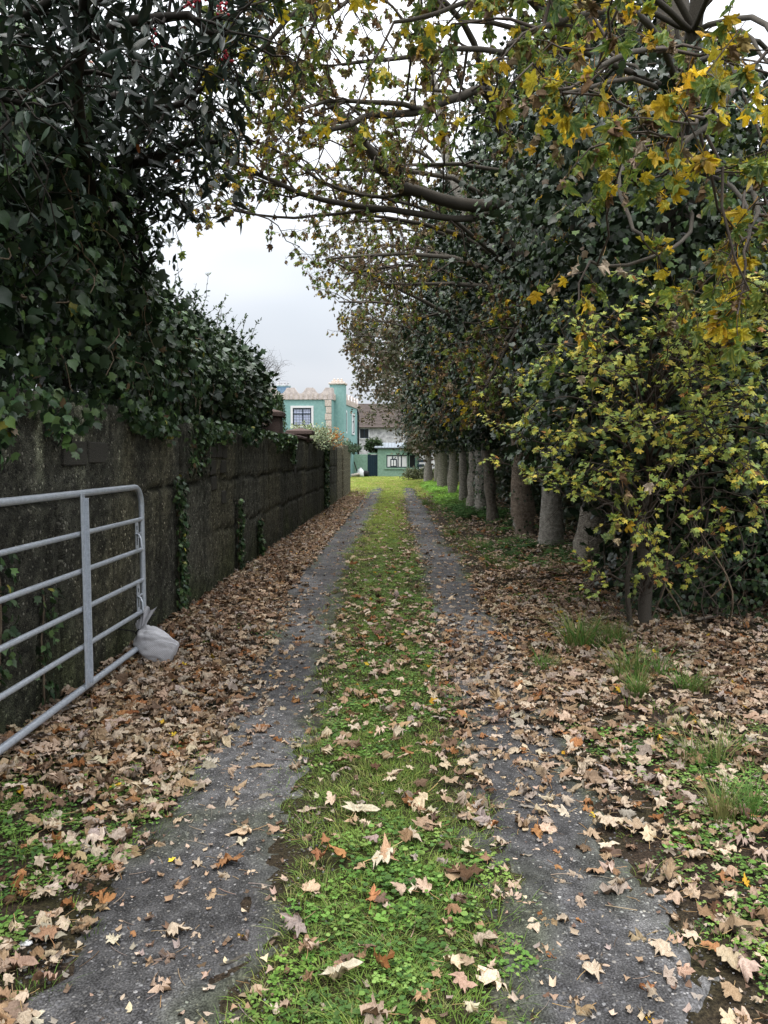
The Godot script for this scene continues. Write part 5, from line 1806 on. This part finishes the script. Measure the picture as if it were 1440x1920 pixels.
# ---------------------------------------------------------------- plants on the ground
func build_ground_cover() -> void:
	var r := rng_of(801)
	var turf := Bag.new([[shapes.tuft[0], M.grass], [shapes.tuft[1], M.grass], [shapes.tuft[2], M.grass]])
	var weeds := Bag.new([[shapes.weed[0], M.grass], [shapes.weed[1], M.grass], [shapes.weed[2], M.grass]])
	var greens := [Color(.15, .24, .045), Color(.195, .29, .055), Color(.12, .195, .04), Color(.25, .30, .075), Color(.28, .275, .11)]
	var z := -1.25
	while z > -33.0:
		var step := .25
		var dens := 900.0 * clampf(3.2 / -z, .22, 1.0)
		for k in int(dens * step * .85):
			var mid_x := -.02 - .08 * smoothstep(2.4, 3.6, -z) + lane_shift(z) * .5
			var x := r.randfn(mid_x, .27 - lane_shift(z) * .4)
			var zz := z - r.randf() * step
			var n := nz.get_noise_2d(x * 50.0, zz * 35.0)
			if absf(x - mid_x) > .42 - lane_shift(zz) * .5 + n * .2: continue
			if n < -.38 and r.randf() < .7: continue
			var s := r.randf_range(.6, 1.15) * (1.0 + .5 * smoothstep(4.0, 14.0, -zz))
			turf.add(r.randi() % 3, Transform3D(Basis(Vector3.UP, r.randf() * TAU).scaled(Vector3(s, s * r.randf_range(.35, .85), s)), Vector3(x, ground_at(x, zz) - .004, zz)), vary(greens[0 if r.randf() < .4 else r.randi() % 5].lerp(Color(.34, .42, .08), .75 * smoothstep(6.0, 22.0, -zz)), r, .25))
		# verges: thinner
		for k in int(dens * step * .35):
			var x := r.randf_range(-1.85, 2.4)
			var zz := z - r.randf() * step
			if absf(x) < .86: continue
			var n := nz.get_noise_2d(x * 40.0 + 90.0, zz * 30.0)
			x += lane_shift(zz) if x < 0 else 0.0
			if x < wall_x(zz) + .05: continue
			var want := -.02 if x < 0 else .06
			if x > 0 and zz < -9.0: want = -.25
			if x < 0 and zz < -4.5: want = .22
			if zz > -3.2: want -= .16
			if n < want: continue
			var s := r.randf_range(.6, 1.2) * (1.0 + .5 * smoothstep(4.0, 14.0, -zz))
			turf.add(r.randi() % 3, Transform3D(Basis(Vector3.UP, r.randf() * TAU).scaled(Vector3(s, s, s)), Vector3(x, ground_at(x, zz) - .004, zz)), vary(greens[r.randi() % 3], r, .25))
		# low leafy weeds
		if z > -13.0:
			for k in int(190.0 * step * clampf(4.0 / -z, .3, 1.0) * 4.0):
				var x := r.randf_range(-1.85, 1.9)
				var zz := z - r.randf() * step
				var n := nz.get_noise_2d(x * 32.0 + 500.0, zz * 26.0)
				var want := .10
				if absf(x) < .36: want = -.12
				elif absf(x) < .95: want = .75
				elif x < -.95: want = -.26 if zz > -3.4 else .2
				elif x > .95: want = -.02 if zz > -4.0 else .14
				if n < want: continue
				var s := r.randf_range(.6, 1.25)
				weeds.add(r.randi() % 3, Transform3D(Basis(Vector3.UP, r.randf() * TAU).scaled(Vector3(s, s, s)), Vector3(x, ground_at(x, zz), zz)), vary([Color(.09, .19, .035), Color(.14, .26, .05), Color(.07, .145, .035), Color(.18, .29, .07)][r.randi() % 4], r, .25))
		z -= step
	var g := Node3D.new(); g.name = "grass"; add_child(g)
	tag(g, "short mossy grass down the middle and along the edges of the lane", "grass", "", "stuff")
	commit(turf, "turf", g)
	var wd := Node3D.new(); wd.name = "clover"; add_child(wd)
	tag(wd, "low clover and leafy weeds among the grass and fallen leaves", "weeds", "", "stuff")
	commit(weeds, "weed_patches", wd)
	# the bright lawn at the end
	var lawn := Bag.new([[shapes.far_tuft[0], M.grass], [shapes.far_tuft[1], M.grass]])
	for k in 7600:
		var zz := -27.0 - 31.0 * r.randf()
		var x := r.randf_range(-4.5, 4.0)
		if zz > -31.5 and x < wall_x(zz) + .1: continue
		if absf(absf(x) - .65) < .27 and zz > -36.0 and r.randf() < .92: continue
		if zz > -33.0 and r.randf() < .45: continue
		lawn.add(r.randi() % 2, Transform3D(Basis(Vector3.UP, r.randf() * TAU).scaled(Vector3.ONE * r.randf_range(.6, 1.1)), Vector3(x, ground_at(x, zz) - .005, zz)), vary([Color(.34, .46, .08), Color(.46, .50, .12), Color(.54, .48, .19), Color(.27, .42, .07)][r.randi() % 4], r, .2))
	var lw := Node3D.new(); lw.name = "lawn"; add_child(lw)
	tag(lw, "bright yellow green grass in the open at the end of the lane", "grass", "", "stuff")
	commit(lawn, "lawn_blades", lw)
	# herbs under the trees
	var herbs := Bag.new([[shapes.herb[0], M.grass], [shapes.herb[1], M.grass]])
	for k in 3600:
		var zz := -9.0 - 31.0 * r.randf()
		var x := r.randf_range(1.15, 2.6)
		var n := nz.get_noise_2d(x * 20.0 + 60.0, zz * 12.0)
		if zz > -16.0 and r.randf() < .45: continue
		if n < (-.06 if zz > -14.5 else (-.12 if zz > -19.0 else -.3)): continue
		var bright := smoothstep(-19.0, -25.0, zz)
		var s := r.randf_range(.3, .75 if zz > -16.0 else 1.0) * smoothstep(1.0, 1.6, x)
		herbs.add(r.randi() % 2, Transform3D(Basis(Vector3.UP, r.randf() * TAU).scaled(Vector3.ONE * s), Vector3(x, ground_at(x, zz), zz)), vary(Color(.07, .14, .04).lerp(Color(.26, .46, .08), bright), r, .5))
	var hb := Node3D.new(); hb.name = "ground_cover"; add_child(hb)
	tag(hb, "green nettles and herbs under the row of trees", "herbs", "", "stuff")
	commit(herbs, "herb_leaves", hb)
	# single tussocks of long grass
	var tussocks := [[1090, 1222, 1.0, "large tussock of long green grass in the leaves before the maple bush"], [1152, 1212, .8, "upright tussock of grass at the foot of the maple bush"], [1185, 1275, .8, "thin tuft of long grass among leaves below the maple bush"], [1030, 1250, .5, "small tuft of grass beside the right wheel track, left of the large tussock"], [960, 1075, .55, "tuft of grass by the right wheel track, level with the second trunk"],
		[920, 1060, .7, "grass tuft under the leaning dark trunk"], [900, 1035, .7, "bright grass tuft below the ivy covered trunk"], [1040, 1085, .6, "grass tuft at the foot of the third trunk"], [1330, 1440, .6, "grass tuft at the right edge among thick leaves"], [1390, 1540, .6, "coarse green tuft low at the right edge of the lane"], [1305, 1300, .55, "thin grass tuft at the right in front of the dark bank"], [1190, 1310, .5, "short grass tuft in the leaves at the right"], [800, 945, .8, "grass tuft far down the right verge"], [850, 1000, .6, "grass tuft on the right verge before the ivy trunk"]]
	for q in tussocks:
		var d: float = 1.40 * F / (q[1] - 858.0)
		var p := P(q[0], q[1], d)
		p.y = ground_at(p.x, p.z) - .01
		var o := thing("grass_tussock", q[3], "grass", p, "tussocks of long grass")
		var tb := Bag.new([[shapes.tall_tuft[0], M.grass], [shapes.tall_tuft[1], M.grass]])
		for k in 9:
			var s: float = q[2] * r.randf_range(.8, 1.35)
			tb.add(k % 2, Transform3D(Basis(Vector3.UP, r.randf() * TAU).scaled(Vector3.ONE * s), Vector3(r.randfn(0, .09), 0, r.randfn(0, .06)) * q[2]), vary([Color(.10, .20, .04), Color(.12, .22, .045), Color(.22, .22, .08), Color(.08, .16, .035)][k % 4], r, .2))
		commit(tb, "blades", o)


# ---------------------------------------------------------------- what lies on the ground
const DEAD := [["pale tan", Color(.48, .39, .285)], ["pinkish tan", Color(.43, .335, .25)], ["light brown", Color(.36, .26, .18)], ["cream", Color(.53, .455, .35)], ["grey brown", Color(.32, .27, .225)], ["dark brown", Color(.15, .10, .07)], ["rust brown", Color(.33, .165, .075)], ["golden yellow", Color(.62, .42, .05)]]

func litter_density(x: float, z: float) -> float:
	var d := -z
	var n := nz.get_noise_2d(x * 34.0 + 77.0, z * 24.0)
	var base := 0.0
	x -= lane_shift(z) * (1.0 if x < .1 else 0.0)
	if x < -.95: base = 400.0 * (.8 + n * 1.6) if d < 3.1 else 760.0
	elif x < -.36:
		base = 38.0 + 300.0 * smoothstep(-.60, -1.0, x) * smoothstep(2.6, 4.0, d)
		base += 35.0 * smoothstep(3.4, 5.0, d) * (1.0 - smoothstep(6.0, 9.0, d))
	elif x < .33: base = 70.0 + 95.0 * smoothstep(2.4, 3.6, d) * (1.0 - smoothstep(5.0, 8.0, d)) + 260.0 * maxf(n, 0.0) * smoothstep(.0, .3, x)
	elif x < .95:
		base = 75.0 + 360.0 * smoothstep(2.5, 3.4, d) * (1.0 - smoothstep(5.0, 8.0, d)) + 50.0 * smoothstep(.7, .95, x)
	else: base = lerpf(300.0, 560.0, smoothstep(3.0, 5.0, d)) * lerpf(1.0, .32, smoothstep(7.0, 11.0, d)) + 200.0 * n
	base *= 1.0 - (.62 * smoothstep(6.0, 12.0, d) if x > -.9 else .0)
	if d > 24.0: base *= 1.0 - smoothstep(24.0, 34.0, d) * .92
	return maxf(base * (1.0 + n * .9), 0.0) + (60.0 if x > 1.1 and d > 8.5 and d < 17.0 else 0.0)

func build_litter() -> void:
	var r := rng_of(901)
	var kinds := []
	for d in shapes.dead: kinds.append([d[0], M.dead])
	var bag := Bag.new(kinds)
	var list := []
	var z := -1.2
	while z > -36.0:
		var step := .2 if z > -10.0 else .4
		var x := -1.92
		while x < 3.6:
			var want := litter_density(x + step * .5, z - step * .5) * step * step
			want *= 1.0 if z > -9.0 else lerpf(1.0, .6, smoothstep(9.0, 18.0, -z))
			var n := int(want) + (1 if r.randf() < want - int(want) else 0)
			for k in n:
				var p := Vector3(x + r.randf() * step, 0, z - r.randf() * step)
				if p.x < wall_x(p.z) + .03: continue
				var thick := clampf(want / (step * step) / 600.0, 0.0, 1.0)
				p.y = ground_at(p.x, p.z) + .004 + r.randf() * .035 * thick
				if p.x > -.3 and p.x < .3: p.y += .018
				if p.x > 1.1 and p.z < -8.5: p.y += r.randf() * .10
				var kind := r.randi() % kinds.size()
				var tone = [0, 0, 0, 1, 1, 1, 2, 3, 4, 5, 2, 0, 4, 6][r.randi() % 14]
				if r.randf() < .014: tone = 7
				if thick > .6 and p.z < -4.0 and r.randf() < .35: tone = [2, 5, 4][r.randi() % 3]
				if p.z < -5.5 and p.x < -.6 and r.randf() < .5: tone = [2, 5, 2, 4][r.randi() % 4]
				var s := r.randf_range(.032, .078) if r.randf() < .88 else r.randf_range(.078, .108)
				if tone == 7: s *= .6
				var over := 1.0 if r.randf() < .68 else -1.0
				var nrm := Vector3(r.randfn(0, .22), over, r.randfn(0, .22)).normalized()
				var a := r.randf() * TAU
				var xf := leaf_xf(p, Vector3(cos(a), 0, sin(a)) - nrm * nrm.dot(Vector3(cos(a), 0, sin(a))), nrm, s)
				xf.basis.y *= r.randf_range(.45, .95)
				var low := lowest(kind, xf.basis)
				xf.origin.y -= minf(low, 0.0) * .8
				xf.origin.y -= maxf(low, 0.0)
				list.append([kind, xf, vary(DEAD[tone][1], r, .18), tone, s])
			x += step
		z -= step
	# the ones that show largest are things of their own
	var ranked := []
	for k in list.size():
		var px := pixel(list[k][1].origin)
		if px.z > .5 and px.x > 5 and px.x < 1435 and px.y < 1925: ranked.append([list[k][4] / px.z, k])
	ranked.sort_custom(func(a, b): return a[0] > b[0])
	var single := {}
	for q in ranked.slice(0, 290): single[q[1]] = true
	var named := {}
	for k in list.size():
		var e: Array = list[k]
		if not single.has(k):
			bag.add(e[0], e[1], e[2])
			continue
		var p: Vector3 = e[1].origin
		var px := pixel(p)
		var zone := "the left verge" if p.x < -.97 else ("the left wheel track" if p.x < -.36 else ("the middle grass strip" if p.x < .33 else ("the right wheel track" if p.x < .93 else "the right verge")))
		var place := "foremost on" if px.y > 1800 else ("a little up" if px.y > 1600 else ("farther up" if px.y > 1450 else "well up"))
		var size := "large" if e[4] > .078 else ("small" if e[4] < .05 else "")
		var words := ("%s %s %s leaf %s %s" % [size, DEAD[e[3]][0], shapes.dead[e[0]][1], place, zone]).strip_edges()
		if not named.has(words): named[words] = []
		named[words].append([px.x, k])
	for words in named:
		var same: Array = named[words]
		same.sort_custom(func(a, b): return a[0] < b[0])
		for j in same.size():
			var e: Array = list[same[j][1]]
			var label: String = words
			if same.size() > 1: label += ", " + (["leftmost", "second from the left", "third from the left", "fourth from the left", "fifth from the left", "sixth from the left", "seventh from the left", "eighth from the left", "ninth from the left", "tenth from the left", "eleventh from the left", "twelfth from the left"][mini(j, 11)])
			var o := MeshInstance3D.new()
			o.name = "fallen_leaf"
			o.mesh = kinds[e[0]][0]
			o.material_override = tinted(M.dead, e[2])
			o.transform = e[1]
			add_child(o, true)
			tag(o, label, "leaf", "single fallen sycamore leaves on the lane")
	for q in [[1222, 1243, .055, 7, 14, "bright lemon yellow leaf lying in front of the dark bank on the right"], [330, 1641, .028, 7, 0, "tiny golden leaf alone in the middle of the left wheel track"],
			[740, 1652, .105, 3, 4, "very large pale grey leaf tented on the middle grass strip"], [306, 1785, .075, 0, 15, "tan leaf alone on the dark left track, just left of centre foreground"], [218, 1815, .06, 3, 1, "cream leaf on the gritty left track at lower left"],
			[1092, 1885, .09, 0, 4, "large drooping tan leaf at the bottom edge, right track"], [1250, 1803, .085, 0, 0, "tan leaf with long stalk on the lower right track"], [1330, 1832, .10, 1, 1, "large pinkish leaf spread flat at the lower right"],
			[445, 1575, .075, 3, 6, "long pale leaf lying across the left track, pointing left"], [440, 1612, .06, 3, 0, "pale leaf with yellowish stalk on the left track below a long pale one"], [378, 1655, .05, 0, 8, "small folded tan leaf right of the tiny golden leaf"], [1215, 1585, .11, 2, 0, "large brown leaf flat on the right track edge among paler ones"]]:
		var d: float = 1.43 * F / (q[1] - 858.0)
		var p := P(q[0], q[1], d)
		var an := r.randf() * TAU
		var nn := Vector3(r.randfn(0, .12), 1, r.randfn(0, .12)).normalized()
		var xf := leaf_xf(p, Vector3(cos(an), 0, sin(an)), nn, q[2])
		xf.basis.y *= .8
		xf.origin.y = ground_at(p.x, p.z) + .018 - lowest(q[4], xf.basis)
		var o := MeshInstance3D.new()
		o.name = "fallen_leaf"
		o.mesh = kinds[q[4]][0]
		o.material_override = tinted(M.dead, DEAD[q[3]][1] if q[3] != 7 else Color(.80, .68, .08))
		o.transform = xf
		add_child(o, true)
		tag(o, q[5], "leaf", "single fallen sycamore leaves on the lane")
	var mass := Node3D.new(); mass.name = "fallen_leaves"; add_child(mass)
	tag(mass, "carpet of dry brown sycamore leaves over the verges and lane", "leaves", "", "stuff")
	commit(bag, "leaf_layer", mass)
	# broken bits of leaf and loose stalks between the whole ones
	var bits := Bag.new([[shapes.bit[0], M.dead], [shapes.bit[1], M.dead], [shapes.bit[2], M.dead], [shapes.stalk[0], M.dead], [shapes.stalk[1], M.dead]])
	for k in 9000:
		var zz := -1.3 - 15.0 * pow(r.randf(), 1.5)
		var x := r.randf_range(-1.85, 2.4)
		if absf(x) < .3 and r.randf() < .7: continue
		var p := Vector3(x, ground_at(x, zz) + (.016 if absf(absf(x) - .65) < .33 else .008), zz)
		var a := r.randf() * TAU
		var kind := r.randi() % 3
		if r.randf() < .13: kind = 3 + r.randi() % 2
		bits.add(kind, leaf_xf(p, Vector3(cos(a), r.randfn(0, .08), sin(a)), Vector3(r.randfn(0, .25), 1, r.randfn(0, .25)), r.randf_range(.012, .034) if kind < 3 else r.randf_range(.04, .10)), vary(DEAD[[0, 1, 2, 2, 4, 5, 5, 4][r.randi() % 8]][1] * (1.0 if kind < 3 else .8), r, .3))
	var bn := Node3D.new(); bn.name = "leaf_litter"; add_child(bn)
	tag(bn, "broken bits of dry leaf and loose stalks strewn over the lane", "leaves", "", "stuff")
	commit(bits, "litter_bits", bn)
	# stones bedded in the wheel tracks
	var grit := Bag.new([[shapes.pebble[0], M.pebble], [shapes.pebble[1], M.pebble], [shapes.pebble[2], M.pebble]])
	for k in 5200:
		var zz := -1.3 - 9.0 * pow(r.randf(), 1.8)
		var x := (-.66 if r.randf() < .5 else .63) + r.randfn(0, .19)
		if r.randf() < .12: x = r.randf_range(-1.4, 1.4)
		var n := nz.get_noise_2d(x * 30.0 + 800.0, zz * 22.0)
		if n < -.1 and r.randf() < .6: continue
		var s := .004 + .011 * pow(r.randf(), 4.0)
		grit.add(r.randi() % 3, Transform3D(Basis(Vector3.UP, r.randf() * TAU).scaled(Vector3.ONE * s), Vector3(x, ground_at(x, zz) + .008 - s * .1, zz)), vary([Color(.12, .12, .125), Color(.17, .168, .165), Color(.08, .08, .085), Color(.24, .235, .23)][r.randi() % 4], r, .25))
	for k in 12000:
		var zz := -1.3 - 6.0 * pow(r.randf(), 1.5)
		var x = r.randf_range(-1.8, 2.2) if r.randf() < .4 else [-1.0, -.34, .28, .98][r.randi() % 4] + r.randfn(0, .07)
		if absf(x) < .2: continue
		var s := .004 + .009 * pow(r.randf(), 2.5)
		grit.add(r.randi() % 3, Transform3D(Basis(Vector3.UP, r.randf() * TAU).scaled(Vector3.ONE * s), Vector3(x, ground_at(x, zz) + .002, zz)), vary([Color(.05, .042, .034), Color(.09, .08, .065), Color(.07, .07, .07), Color(.12, .12, .115)][r.randi() % 4], r, .3))
	var gv := Node3D.new(); gv.name = "gravel"; add_child(gv)
	tag(gv, "loose grit and pebbles on the worn wheel tracks", "gravel", "", "stuff")
	commit(grit, "grit", gv)
	for q in [[905, 1260, .11, "flat grey stone set in the right wheel track"], [890, 1278, .07, "smaller stone just below the flat stone in the right track"], [286, 1728, .022, "pale round pebble on the left wheel track near the front"], [50, 1812, .026, "white pebble in the clover at the lower left"], [320, 1748, .015, "small white pebble right of the pale round one"]]:
		var d: float = 1.43 * F / (q[1] - 858.0)
		var p := P(q[0], q[1], d)
		p.y = ground_at(p.x, p.z) + .004
		var o := thing("stone", q[3], "stone", p, "stones on the lane")
		o.scale = Vector3(q[2] * 1.6, q[2] * .7, q[2] * 1.4)
		obj("stone_body", shapes.pebble[0], M.stone if q[2] > .05 else M.white_paint, o)
	for q in [[1215, 1655, .10, "short curved grey stick on the right wheel track"], [440, 1835, .09, "thin pale stalk lying on the left wheel track"], [700, 1030, .14, "dark twig on the right track farther on"], [1270, 1690, .12, "thin twig beside leaves near the right edge"]]:
		var d: float = 1.43 * F / (q[1] - 858.0)
		var p := P(q[0], q[1], d)
		p.y = ground_at(p.x, p.z) + .008
		var o := thing("stick", q[3], "stick", p, "sticks on the lane")
		var a := r.randf() * TAU
		tube_part("stick_body", arc(Vector3(cos(a), 0, sin(a)) * -q[2] * .5, Vector3(cos(a), .04, sin(a)) * q[2] * .5, .06, 6, r, .05), .006, .004, 6, M.limb, o)

var lows := {}
func lowest(kind: int, b: Basis) -> float:
	if not lows.has(kind):
		lows[kind] = shapes.dead[kind][0].surface_get_arrays(0)[Mesh.ARRAY_VERTEX].slice(0, 82)
	var y := 9.0
	for k in range(0, 82, 3): y = minf(y, (b * lows[kind][k]).y)
	return y
